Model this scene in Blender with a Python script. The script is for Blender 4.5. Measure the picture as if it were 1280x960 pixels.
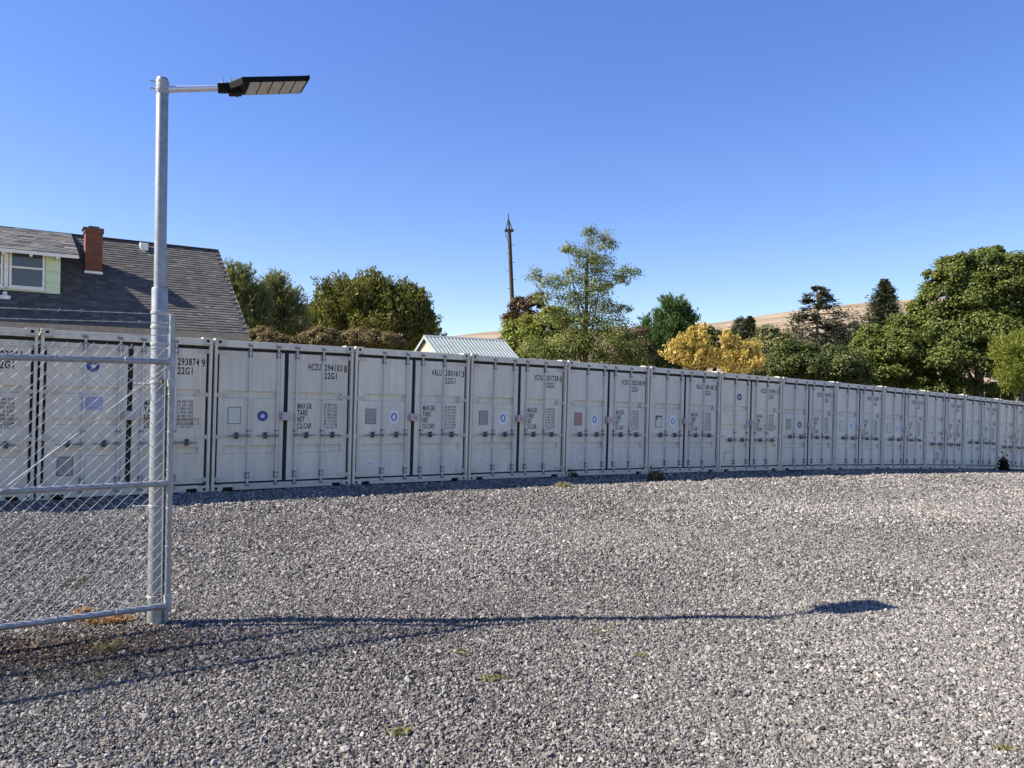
import bpy, bmesh, math, random
import numpy as np
from mathutils import Matrix, Vector

for o in list(bpy.data.objects):
    bpy.data.objects.remove(o)
SC = bpy.context.scene
COL = SC.collection
R = math.radians
rng = np.random.default_rng(7)
random.seed(7)

# ------------------------------------------------------------------ camera
F_PX, PITCH, ROLL, CAM_H = 960.9, 0.01396, 0.01022, 1.80
cam_d = bpy.data.cameras.new('camera'); cam = bpy.data.objects.new('camera', cam_d); COL.objects.link(cam)
cam_d.sensor_width = 36.0; cam_d.lens = F_PX / 1280 * 36.0
cam_d.clip_start = 0.05; cam_d.clip_end = 6000
cam.matrix_world = Matrix.Translation((0, 0, CAM_H)) @ Matrix.Rotation(R(90) + PITCH, 4, 'X') @ Matrix.Rotation(ROLL, 4, 'Z')
SC.camera = cam
SC.render.resolution_x, SC.render.resolution_y = 1024, 768

# ------------------------------------------------------------------ sky, sun, exposure
SUN_EL, SHADOW_AZ = 40.5, 6.6           # the shadow runs to +x, turned a few degrees towards +y
to_sun = Vector((-math.cos(R(SHADOW_AZ)) * math.cos(R(SUN_EL)), -math.sin(R(SHADOW_AZ)) * math.cos(R(SUN_EL)), math.sin(R(SUN_EL))))
W = bpy.data.worlds.new('World'); SC.world = W; W.use_nodes = True
nt = W.node_tree; nt.nodes.clear()
wo = nt.nodes.new('ShaderNodeOutputWorld'); bg = nt.nodes.new('ShaderNodeBackground')
sky = nt.nodes.new('ShaderNodeTexSky'); sky.sky_type = 'NISHITA'; sky.sun_disc = False
sky.sun_elevation = R(SUN_EL); sky.sun_rotation = math.atan2(to_sun.x, to_sun.y)
sky.altitude = 600; sky.air_density = 1.0; sky.dust_density = 0.35; sky.ozone_density = 2.6
hsv = nt.nodes.new('ShaderNodeHueSaturation'); hsv.inputs['Saturation'].default_value = 1.40; hsv.inputs['Hue'].default_value = 0.522
bg.inputs['Strength'].default_value = 0.127
gm = nt.nodes.new('ShaderNodeGamma'); gm.inputs['Gamma'].default_value = 0.78
nt.links.new(sky.outputs[0], gm.inputs['Color']); nt.links.new(gm.outputs[0], hsv.inputs['Color']); nt.links.new(hsv.outputs[0], bg.inputs['Color']); nt.links.new(bg.outputs[0], wo.inputs['Surface'])
sl = bpy.data.lights.new('sun', 'SUN'); sl.energy = 5.0; sl.angle = R(0.53); sl.color = (1.0, 0.93, 0.82)
sun = bpy.data.objects.new('sun', sl); COL.objects.link(sun)
sun.rotation_euler = to_sun.to_track_quat('Z', 'Y').to_euler(); sun.location = (-20, -5, 30)
vs = SC.view_settings
vs.view_transform = 'Standard'; vs.look = 'None'; vs.exposure = 1.22; vs.gamma = 1.0; vs.use_curve_mapping = False
SC.cycles.max_bounces = 6; SC.cycles.diffuse_bounces = 3; SC.cycles.use_denoising = True
SC.cycles.transparent_max_bounces = 8

# ------------------------------------------------------------------ geometry of the place
D = np.array([0.8319, 0.5549]); N = np.array([0.5549, -0.8319])     # along the container row / out of its doors
B1 = np.array([-5.0311, 12.8847]); PITCH_W = 2.4962
ROW_ANG = math.atan2(D[1], D[0])
def row_z(s):
    s = np.asarray(s, float)
    a, k = -0.0112, -0.000737
    c = np.clip(s, 0, 32)
    return CAM_H - 1.6876 + a * np.clip(s, -40, 32) + k * c * c + (a + 2 * k * 32) * np.clip(s - 32, 0, 20)
def row_slope(s):
    return -0.0112 - 2 * 0.000737 * min(max(s, 0), 32)
def gz(x, y):
    x = np.asarray(x, float); y = np.asarray(y, float)
    s = (x - B1[0]) * D[0] + (y - B1[1]) * D[1]
    t = (x - B1[0]) * N[0] + (y - B1[1]) * N[1]
    return row_z(s) - 0.0105 * np.clip(t, 0, 25)
def ray(u, v):
    x, y = u - 640.0, v - 480.0
    cr, sr = math.cos(ROLL), math.sin(ROLL)
    X = cr * x + sr * y; Y = -sr * x + cr * y
    c, s = math.cos(PITCH), math.sin(PITCH)
    d1, d2 = 1.0, -Y / F_PX
    return np.array([X / F_PX, c * d1 - s * d2, s * d1 + c * d2])
def at(u, v, depth):
    r = ray(u, v); p = r / r[1] * depth
    return np.array([p[0], p[1], p[2] + CAM_H])
def on_ground(u, v):
    r = ray(u, v); lo, hi = 0.5, 80.0
    for _ in range(60):
        m = (lo + hi) / 2; p = r * m
        if p[2] + CAM_H > gz(p[0], p[1]): lo = m
        else: hi = m
    p = r * lo
    return np.array([p[0], p[1], float(gz(p[0], p[1]))])

# ------------------------------------------------------------------ object helpers
def tag(o, label=None, cat=None, group=None, kind=None):
    if label: o['label'] = label
    if cat: o['category'] = cat
    if group: o['group'] = group
    if kind: o['kind'] = kind
    return o
def empty(name, loc=(0, 0, 0), rot=(0, 0, 0)):
    o = bpy.data.objects.new(name, None); COL.objects.link(o)
    o.location = loc; o.rotation_euler = rot; o.empty_display_size = 0.2
    return o
def link(name, me, parent=None, loc=None, rot=None):
    o = bpy.data.objects.new(name, me); COL.objects.link(o)
    if parent is not None: o.parent = parent
    if loc is not None: o.location = loc
    if rot is not None: o.rotation_euler = rot
    return o
def np_mesh(name, V, Fq, mat, tint=None, smooth=False):
    """fast mesh from arrays; Fq is (n,k)"""
    V = np.asarray(V, np.float32); Fq = np.asarray(Fq, np.int32)
    me = bpy.data.meshes.new(name)
    me.vertices.add(len(V)); me.vertices.foreach_set('co', V.ravel())
    n, k = Fq.shape
    me.loops.add(n * k); me.loops.foreach_set('vertex_index', Fq.ravel())
    me.polygons.add(n)
    me.polygons.foreach_set('loop_start', np.arange(0, n * k, k, dtype=np.int32))
    me.polygons.foreach_set('loop_total', np.full(n, k, np.int32))
    if smooth: me.polygons.foreach_set('use_smooth', np.ones(n, bool))
    me.update(calc_edges=True)
    if tint is not None:
        a = me.attributes.new('tint', 'FLOAT', 'FACE'); a.data.foreach_set('value', np.asarray(tint, np.float32))
    if mat: me.materials.append(mat)
    return me
class MB:
    def __init__(s): s.v = []; s.f = []; s.t = []
    def add(s, V, Fs, tint=0.5):
        b = len(s.v); s.v += [tuple(map(float, p)) for p in V]; s.f += [tuple(b + i for i in f) for f in Fs]; s.t += [tint] * len(Fs)
    def box(s, x0, x1, y0, y1, z0, z1, tint=0.5):
        V = [(x, y, z) for z in (z0, z1) for y in (y0, y1) for x in (x0, x1)]
        s.add(V, [(0, 2, 3, 1), (4, 5, 7, 6), (0, 1, 5, 4), (2, 6, 7, 3), (0, 4, 6, 2), (1, 3, 7, 5)], tint); return s
    def obox(s, o, ax, ay, az, tint=0.5):
        o, ax, ay, az = [np.array(q, float) for q in (o, ax, ay, az)]
        V = [o + i * ax + j * ay + k * az for k in (0, 1) for j in (0, 1) for i in (0, 1)]
        s.add(V, [(0, 2, 3, 1), (4, 5, 7, 6), (0, 1, 5, 4), (2, 6, 7, 3), (0, 4, 6, 2), (1, 3, 7, 5)], tint); return s
    def tube(s, pts, r, n=10, caps=True, tint=0.5):
        pts = [np.array(p, float) for p in pts]
        rs = [r] * len(pts) if np.isscalar(r) else list(r)
        base = len(s.v); prev = None
        for i, p in enumerate(pts):
            t = pts[min(i + 1, len(pts) - 1)] - pts[max(i - 1, 0)]
            t = t / (np.linalg.norm(t) + 1e-12)
            if prev is None:
                a = np.array([0, 0, 1.0]) if abs(t[2]) < .9 else np.array([1.0, 0, 0])
                u = np.cross(t, a)
            else:
                u = prev - t * np.dot(prev, t)
            u /= np.linalg.norm(u) + 1e-12; w = np.cross(t, u); prev = u
            for k in range(n):
                th = 2 * math.pi * k / n
                s.v.append(tuple(p + rs[i] * (math.cos(th) * u + math.sin(th) * w)))
        for i in range(len(pts) - 1):
            for k in range(n):
                a = base + i * n + k; b = base + i * n + (k + 1) % n
                s.f.append((a, b, b + n, a + n)); s.t.append(tint)
        if caps:
            s.f.append(tuple(base + k for k in range(n))[::-1]); s.t.append(tint)
            e = base + (len(pts) - 1) * n
            s.f.append(tuple(e + k for k in range(n))); s.t.append(tint)
        return s
    def prism(s, prof, x0, x1, axis='x', tint=0.5, cap=True):
        """closed profile of (a,b) extruded; axis x: (y,z) profile"""
        n = len(prof)
        def P(q, c): return (c, q[0], q[1]) if axis == 'x' else ((q[0], c, q[1]) if axis == 'y' else (q[0], q[1], c))
        V = [P(q, x0) for q in prof] + [P(q, x1) for q in prof]
        Fs = [(i, (i + 1) % n, n + (i + 1) % n, n + i) for i in range(n)]
        if cap: Fs += [tuple(range(n))[::-1], tuple(range(n, 2 * n))]
        s.add(V, Fs, tint); return s
    def strip(s, prof, x0, x1, tint=0.5):
        """open profile of (y,z) extruded along x"""
        n = len(prof)
        V = [(x0, q[0], q[1]) for q in prof] + [(x1, q[0], q[1]) for q in prof]
        s.add(V, [(i, n + i, n + i + 1, i + 1) for i in range(n - 1)], tint); return s
    def mesh(s, name, mat, bevel=0, smooth=False, fix=True):
        me = bpy.data.meshes.new(name); me.from_pydata(s.v, [], s.f)
        a = me.attributes.new('tint', 'FLOAT', 'FACE'); a.data.foreach_set('value', np.array(s.t, np.float32))
        if bevel or fix:
            bm = bmesh.new(); bm.from_mesh(me)
            if fix: bmesh.ops.recalc_face_normals(bm, faces=bm.faces)
            if bevel:
                ed = [e for e in bm.edges if len(e.link_faces) == 2 and e.calc_face_angle(0) > 0.6]
                bmesh.ops.bevel(bm, geom=ed, offset=bevel, segments=2, affect='EDGES', profile=0.6, clamp_overlap=True)
            bm.to_mesh(me); bm.free()
        if smooth:
            me.polygons.foreach_set('use_smooth', np.ones(len(me.polygons), bool))
            me.set_sharp_from_angle(angle=R(40))
        if mat: me.materials.append(mat)
        me.update(); return me
    def build(s, name, mat, parent=None, loc=None, rot=None, **k):
        return link(name, s.mesh(name, mat, **k), parent, loc, rot)

# ------------------------------------------------------------------ materials
def mat_new(name):
    m = bpy.data.materials.new(name); m.use_nodes = True
    t = m.node_tree; b = t.nodes['Principled BSDF']
    return m, t, b
def nd(t, ty, **kw):
    n = t.nodes.new(ty)
    for k, v in kw.items():
        if k in n.inputs.keys() if hasattr(n, 'inputs') else False: n.inputs[k].default_value = v
        else: setattr(n, k, v)
    return n
def ramp(t, stops):
    n = t.nodes.new('ShaderNodeValToRGB'); e = n.color_ramp.elements
    while len(e) < len(stops): e.new(0.5)
    for i, (p, c) in enumerate(stops):
        e[i].position = p; e[i].color = (*c, 1) if len(c) == 3 else c
    return n
def plain(name, col, rough=0.6, metal=0.0, noise=0.12, scale=8.0, bump=0.0, bscale=60, spec=0.5, coat=0):
    m, t, b = mat_new(name)
    tc = nd(t, 'ShaderNodeTexCoord'); nz = nd(t, 'ShaderNodeTexNoise'); nz.inputs['Scale'].default_value = scale; nz.inputs['Detail'].default_value = 6
    t.links.new(tc.outputs['Object'], nz.inputs['Vector'])
    lo = tuple(max(0, c * (1 - noise)) for c in col); hi = tuple(min(1, c * (1 + noise)) for c in col)
    rp = ramp(t, [(0.3, lo), (0.7, hi)])
    t.links.new(nz.outputs['Fac'], rp.inputs['Fac']); t.links.new(rp.outputs['Color'], b.inputs['Base Color'])
    b.inputs['Roughness'].default_value = rough; b.inputs['Metallic'].default_value = metal; b.inputs['Specular IOR Level'].default_value = spec
    if bump:
        n2 = nd(t, 'ShaderNodeTexNoise'); n2.inputs['Scale'].default_value = bscale; n2.inputs['Detail'].default_value = 4
        bp = nd(t, 'ShaderNodeBump'); bp.inputs['Strength'].default_value = bump; bp.inputs['Distance'].default_value = 0.01
        t.links.new(tc.outputs['Object'], n2.inputs['Vector']); t.links.new(n2.outputs['Fac'], bp.inputs['Height']); t.links.new(bp.outputs[0], b.inputs['Normal'])
    return m
def tinted(name, stops, rough=0.7, attr_type='GEOMETRY', noise=0.0, nscale=10, bump=0, spec=0.3):
    """colour picked by the per-face (or per-instance) attribute 'tint'"""
    m, t, b = mat_new(name)
    a = nd(t, 'ShaderNodeAttribute'); a.attribute_name = 'tint'; a.attribute_type = attr_type
    rp = ramp(t, stops); t.links.new(a.outputs['Fac'], rp.inputs['Fac'])
    out = rp.outputs['Color']
    if noise:
        tc = nd(t, 'ShaderNodeTexCoord'); nz = nd(t, 'ShaderNodeTexNoise'); nz.inputs['Scale'].default_value = nscale; nz.inputs['Detail'].default_value = 5
        t.links.new(tc.outputs['Object'], nz.inputs['Vector'])
        mr = nd(t, 'ShaderNodeMapRange'); mr.inputs[1].default_value = .25; mr.inputs[2].default_value = .75; mr.inputs[3].default_value = 1 - noise; mr.inputs[4].default_value = 1 + noise
        t.links.new(nz.outputs['Fac'], mr.inputs[0])
        mx = nd(t, 'ShaderNodeVectorMath', operation='SCALE'); t.links.new(out, mx.inputs[0]); t.links.new(mr.outputs[0], mx.inputs['Scale']); out = mx.outputs[0]
        if bump:
            bp = nd(t, 'ShaderNodeBump'); bp.inputs['Strength'].default_value = bump; bp.inputs['Distance'].default_value = 0.01
            t.links.new(nz.outputs['Fac'], bp.inputs['Height']); t.links.new(bp.outputs[0], b.inputs['Normal'])
    t.links.new(out, b.inputs['Base Color'])
    b.inputs['Roughness'].default_value = rough; b.inputs['Specular IOR Level'].default_value = spec
    return m
def leafmat(name, stops, trans=0.3):
    m = bpy.data.materials.new(name); m.use_nodes = True; t = m.node_tree; t.nodes.clear()
    o = nd(t, 'ShaderNodeOutputMaterial'); a = nd(t, 'ShaderNodeAttribute'); a.attribute_name = 'tint'
    rp = ramp(t, stops); t.links.new(a.outputs['Fac'], rp.inputs['Fac'])
    p = nd(t, 'ShaderNodeBsdfPrincipled'); p.inputs['Roughness'].default_value = 0.5; p.inputs['Specular IOR Level'].default_value = 0.25
    tr = nd(t, 'ShaderNodeBsdfTranslucent'); mx = nd(t, 'ShaderNodeMixShader'); mx.inputs[0].default_value = trans
    sc = nd(t, 'ShaderNodeVectorMath', operation='MULTIPLY'); sc.inputs[1].default_value = (1.15, 1.25, 0.6)
    t.links.new(rp.outputs['Color'], p.inputs['Base Color']); t.links.new(rp.outputs['Color'], sc.inputs[0]); t.links.new(sc.outputs[0], tr.inputs['Color'])
    t.links.new(p.outputs[0], mx.inputs[1]); t.links.new(tr.outputs[0], mx.inputs[2]); t.links.new(mx.outputs[0], o.inputs['Surface'])
    return m

M = {}
def container_paint():
    m, t, b = mat_new('container_paint')
    oi = nd(t, 'ShaderNodeObjectInfo'); tc = nd(t, 'ShaderNodeTexCoord')
    n1 = nd(t, 'ShaderNodeTexNoise'); n1.inputs['Scale'].default_value = 1.6; n1.inputs['Detail'].default_value = 8; n1.inputs['Roughness'].default_value = .6
    mp = nd(t, 'ShaderNodeMapping'); mp.inputs['Scale'].default_value = (9, 9, 0.7)
    n2 = nd(t, 'ShaderNodeTexNoise'); n2.inputs['Scale'].default_value = 1.5; n2.inputs['Detail'].default_value = 5
    ad = nd(t, 'ShaderNodeVectorMath', operation='ADD')
    rv = nd(t, 'ShaderNodeVectorMath', operation='SCALE'); rv.inputs[0].default_value = (37, 21, 13)
    t.links.new(oi.outputs['Random'], rv.inputs['Scale'])
    t.links.new(tc.outputs['Object'], ad.inputs[0]); t.links.new(rv.outputs[0], ad.inputs[1])
    t.links.new(ad.outputs[0], n1.inputs['Vector']); t.links.new(ad.outputs[0], mp.inputs['Vector']); t.links.new(mp.outputs[0], n2.inputs['Vector'])
    r1 = ramp(t, [(0.3, (.88, .88, .89)), (0.7, (1.05, 1.05, 1.04))]); r2 = ramp(t, [(0.35, (.93, .92, .90)), (0.6, (1.03, 1.03, 1.03))])
    t.links.new(n1.outputs['Fac'], r1.inputs['Fac']); t.links.new(n2.outputs['Fac'], r2.inputs['Fac'])
    m1 = nd(t, 'ShaderNodeVectorMath', operation='MULTIPLY'); m2 = nd(t, 'ShaderNodeVectorMath', operation='MULTIPLY')
    t.links.new(oi.outputs['Color'], m1.inputs[0]); t.links.new(r1.outputs[0], m1.inputs[1]); t.links.new(m1.outputs[0], m2.inputs[0]); t.links.new(r2.outputs[0], m2.inputs[1])
    # rust flecks
    n3 = nd(t, 'ShaderNodeTexNoise'); n3.inputs['Scale'].default_value = 14; n3.inputs['Detail'].default_value = 8; n3.inputs['Roughness'].default_value = .7
    t.links.new(ad.outputs[0], n3.inputs['Vector'])
    r3 = ramp(t, [(0.67, (0, 0, 0)), (0.73, (1, 1, 1))]); t.links.new(n3.outputs['Fac'], r3.inputs['Fac'])
    mix = nd(t, 'ShaderNodeMix', data_type='RGBA'); mix.inputs[7].default_value = (.16, .09, .05, 1)
    # dried mud splashed up from the yard
    sx = nd(t, 'ShaderNodeSeparateXYZ'); t.links.new(tc.outputs['Object'], sx.inputs[0])
    n5 = nd(t, 'ShaderNodeTexNoise'); n5.inputs['Scale'].default_value = 5; n5.inputs['Detail'].default_value = 7; t.links.new(ad.outputs[0], n5.inputs['Vector'])
    a5 = nd(t, 'ShaderNodeMath', operation='MULTIPLY_ADD'); a5.inputs[1].default_value = 1.1; t.links.new(n5.outputs['Fac'], a5.inputs[0]); 
    neg = nd(t, 'ShaderNodeMath', operation='MULTIPLY'); neg.inputs[1].default_value = -1.3; t.links.new(sx.outputs['Z'], neg.inputs[0]); t.links.new(neg.outputs[0], a5.inputs[2])
    r5 = ramp(t, [(0.10, (0, 0, 0)), (0.55, (.34, .34, .34))]); t.links.new(a5.outputs[0], r5.inputs[0])
    mud = nd(t, 'ShaderNodeMix', data_type='RGBA'); mud.inputs[7].default_value = (.36, .32, .27, 1); t.links.new(r5.outputs[0], mud.inputs[0]); t.links.new(m2.outputs[0], mud.inputs[6])
    t.links.new(r3.outputs[0], mix.inputs[0]); t.links.new(mud.outputs[2], mix.inputs[6])
    t.links.new(mix.outputs[2], b.inputs['Base Color'])
    b.inputs['Roughness'].default_value = 0.45; b.inputs['Specular IOR Level'].default_value = 0.4
    n4 = nd(t, 'ShaderNodeTexNoise'); n4.inputs['Scale'].default_value = 3.2; n4.inputs['Detail'].default_value = 3
    t.links.new(ad.outputs[0], n4.inputs['Vector'])
    bp = nd(t, 'ShaderNodeBump'); bp.inputs['Strength'].default_value = 0.4; bp.inputs['Distance'].default_value = 0.016
    t.links.new(n4.outputs['Fac'], bp.inputs['Height']); t.links.new(bp.outputs[0], b.inputs['Normal'])
    return m
M['paint'] = container_paint()
M['gasket'] = plain('black_rubber_and_shade', (.012, .012, .013), .7)  # door seals, and the painted shade in sill recesses and casting holes
M['dark_steel'] = plain('dark_greased_steel', (.085, .08, .08), .5, .3, .3, 30)
M['bar_steel'] = plain('galvanized_bar', (.62, .60, .57), .45, .1, .08, 10)
M['bracket'] = plain('worn_bracket_steel', (.24, .235, .23), .5, .2, .2, 30)
M['ink'] = plain('black_marking_paint', (.015, .015, .018), .6)
M['ink_soft'] = plain('worn_black_marking_paint', (.07, .07, .075), .6, noise=.5, scale=20)
M['placard'] = plain('placard_cream', (.62, .6, .5), .45, 0, .08, 20)
M['placard_steel'] = plain('placard_grey', (.30, .29, .27), .4, .2, .15, 20)
M['placard_red'] = plain('placard_red', (.42, .22, .18), .45, 0, .35, 25)
M['blue'] = plain('sticker_blue', (.03, .05, .22), .4)
M['white'] = plain('sticker_white', (.75, .76, .8), .45)
M['pinkbox'] = plain('lock_box_faded_red', (.54, .44, .40), .5, 0, .12, 20)
M['red'] = plain('sticker_red', (.55, .06, .08), .5)
M['galv'] = plain('galvanized_steel', (.30, .31, .315), .45, .5, .18, 22, .05, 120)
M['galv_wire'] = plain('galvanized_wire', (.38, .38, .375), .40, .05, .1, 40)
M['alum'] = plain('brushed_aluminium_arm', (.75, .75, .76), .32, .6, .06, 20)
M['black_metal'] = plain('black_lamp_housing', (.006, .006, .006), .65, 0, .2, 20, spec=.15)
M['led'] = plain('led_diffuser', (.52, .50, .46), .35, 0, .12, 120, .3, 300)

# ------------------------------------------------------------------ ground
def gravel_ground_mat():
    m, t, b = mat_new('gravel_ground')
    tc = nd(t, 'ShaderNodeTexCoord')
    v1 = nd(t, 'ShaderNodeTexVoronoi'); v1.inputs['Scale'].default_value = 42
    v2 = nd(t, 'ShaderNodeTexVoronoi'); v2.inputs['Scale'].default_value = 17
    nz = nd(t, 'ShaderNodeTexNoise'); nz.inputs['Scale'].default_value = 6; nz.inputs['Detail'].default_value = 6
    big = nd(t, 'ShaderNodeTexNoise'); big.inputs['Scale'].default_value = .22; big.inputs['Detail'].default_value = 5
    for n in (v1, v2, nz, big): t.links.new(tc.outputs['Object'], n.inputs['Vector'])
    sp = nd(t, 'ShaderNodeSeparateColor'); t.links.new(v1.outputs['Color'], sp.inputs[0])
    sp2 = nd(t, 'ShaderNodeSeparateColor'); t.links.new(v2.outputs['Color'], sp2.inputs[0])
    rp = ramp(t, [(0, (0.045, 0.042, 0.038)), (.35, (0.089, 0.082, 0.074)), (.75, (0.134, 0.124, 0.110)), (1, (0.232, 0.206, 0.179))])  # base colours darkened to deepen the shade between the loose stones
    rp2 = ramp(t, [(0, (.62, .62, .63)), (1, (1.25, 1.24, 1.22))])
    t.links.new(sp.outputs[0], rp.inputs[0]); t.links.new(sp2.outputs[1], rp2.inputs[0])
    m1 = nd(t, 'ShaderNodeVectorMath', operation='MULTIPLY'); t.links.new(rp.outputs[0], m1.inputs[0]); t.links.new(rp2.outputs[0], m1.inputs[1])
    r3 = ramp(t, [(.3, (.86, .86, .87)), (.7, (1.14, 1.13, 1.12))]); t.links.new(big.outputs['Fac'], r3.inputs[0])
    m2 = nd(t, 'ShaderNodeVectorMath', operation='MULTIPLY'); t.links.new(m1.outputs[0], m2.inputs[0]); t.links.new(r3.outputs[0], m2.inputs[1])
    t.links.new(m2.outputs[0], b.inputs['Base Color']); b.inputs['Roughness'].default_value = .85; b.inputs['Specular IOR Level'].default_value = .2
    bp = nd(t, 'ShaderNodeBump'); bp.inputs['Strength'].default_value = 1.0; bp.inputs['Distance'].default_value = 0.022; bp.invert = True
    t.links.new(v1.outputs['Distance'], bp.inputs['Height'])
    bp2 = nd(t, 'ShaderNodeBump'); bp2.inputs['Strength'].default_value = .9; bp2.inputs['Distance'].default_value = 0.06; bp2.invert = True
    t.links.new(v2.outputs['Distance'], bp2.inputs['Height']); t.links.new(bp.outputs[0], bp2.inputs['Normal'])
    t.links.new(bp2.outputs[0], b.inputs['Normal'])
    return m
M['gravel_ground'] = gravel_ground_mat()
M['dry_field'] = plain('dry_grass_ground', (.20, .17, .09), .9, 0, .35, .4)
def bumps(x, y):
    return .4 * (0.018 * np.sin(1.9 * x + 0.7 * y + 1.0) * np.sin(0.8 * x - 1.7 * y) + 0.010 * np.sin(3.7 * x + 2.9 * y + 2) + 0.006 * np.sin(6.1 * x - 5.3 * y))
def ground_sheet():
    xs = np.concatenate([np.linspace(-14, 34, 193)]); ys = np.linspace(-6, 40, 185)
    X, Y = np.meshgrid(xs, ys); Z = gz(X, Y) + bumps(X, Y) * np.clip((np.hypot(X, Y - 0) - 0) / 2, 0, 1)
    # keep the footing of the containers level
    t = (X - B1[0]) * N[0] + (Y - B1[1]) * N[1]
    Z = np.where(t < 0.25, gz(X, Y) - 0.01, Z)
    V = np.stack([X, Y, Z], -1).reshape(-1, 3); nx, ny = len(xs), len(ys)
    i, j = np.meshgrid(np.arange(nx - 1), np.arange(ny - 1)); a = (j * nx + i).ravel()
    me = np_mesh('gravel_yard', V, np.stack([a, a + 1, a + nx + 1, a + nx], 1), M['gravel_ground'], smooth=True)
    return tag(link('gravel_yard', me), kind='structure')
ground_sheet()
def far_ground():
    m = MB(); R0 = 4000
    m.add([(-R0, -R0, -1.75), (R0, -R0, -1.75), (R0, R0, -1.75), (-R0, R0, -1.75)], [(0, 1, 2, 3)])
    return tag(m.build('ground', M['dry_field']), kind='structure')
far_ground()

def hills():
    prof = [(-900, 440), (-200, 434), (300, 428), (540, 423), (585, 418), (615, 414), (660, 412), (720, 413), (800, 409), (880, 406), (960, 393), (1050, 381), (1140, 374), (1280, 364), (1600, 352), (2200, 350)]
    px = np.array([p[0] for p in prof], float); py = np.array([p[1] for p in prof], float)
    us = np.linspace(-900, 2200, 220); vsy = np.interp(us, px, py)
    k = np.ones(5) / 5; vs2 = vsy.copy(); vs2[2:-2] = np.convolve(vsy, k, 'valid')
    rows = [(260, 0.0), (330, .06), (400, .20), (480, .42), (560, .66), (640, .86), (720, 1.0), (820, 1.0), (950, .8)]
    V = []
    for dep, h in rows:
        for u, v in zip(us, vs2):
            P = at(u, v, 720)
            ztop = P[2]; x = (u - 640) / F_PX * dep
            w = 2.5 * math.sin(x * .021 + dep * .013) * min(1, h * 2) * (0 if dep == 720 else 1)
            V.append((x, dep, -2.2 + (ztop + 2.2) * h * (1 if dep <= 720 else .97) + w))
    n = len(us); Fq = [(j * n + i, j * n + i + 1, (j + 1) * n + i + 1, (j + 1) * n + i) for j in range(len(rows) - 1) for i in range(n - 1)]
    m, t, b = mat_new('wheat_stubble_hill')
    tc = nd(t, 'ShaderNodeTexCoord'); sx = nd(t, 'ShaderNodeSeparateXYZ'); t.links.new(tc.outputs['Object'], sx.inputs[0])
    mp = nd(t, 'ShaderNodeMapping'); mp.inputs['Scale'].default_value = (.004, .012, .16)
    t.links.new(tc.outputs['Object'], mp.inputs['Vector'])
    nz = nd(t, 'ShaderNodeTexNoise'); nz.inputs['Scale'].default_value = 1.0; nz.inputs['Detail'].default_value = 4; t.links.new(mp.outputs[0], nz.inputs['Vector'])
    rp = ramp(t, [(.3, (.19, .148, .10)), (.5, (.24, .185, .128)), (.58, (.31, .245, .17)), (.70, (.225, .17, .118))])
    t.links.new(nz.outputs['Fac'], rp.inputs['Fac']); t.links.new(rp.outputs[0], b.inputs['Base Color']); b.inputs['Roughness'].default_value = .95; b.inputs['Specular IOR Level'].default_value = .1
    tag(link('hills', np_mesh('hills', V, Fq, m, smooth=True)), kind='structure')
hills()

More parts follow.
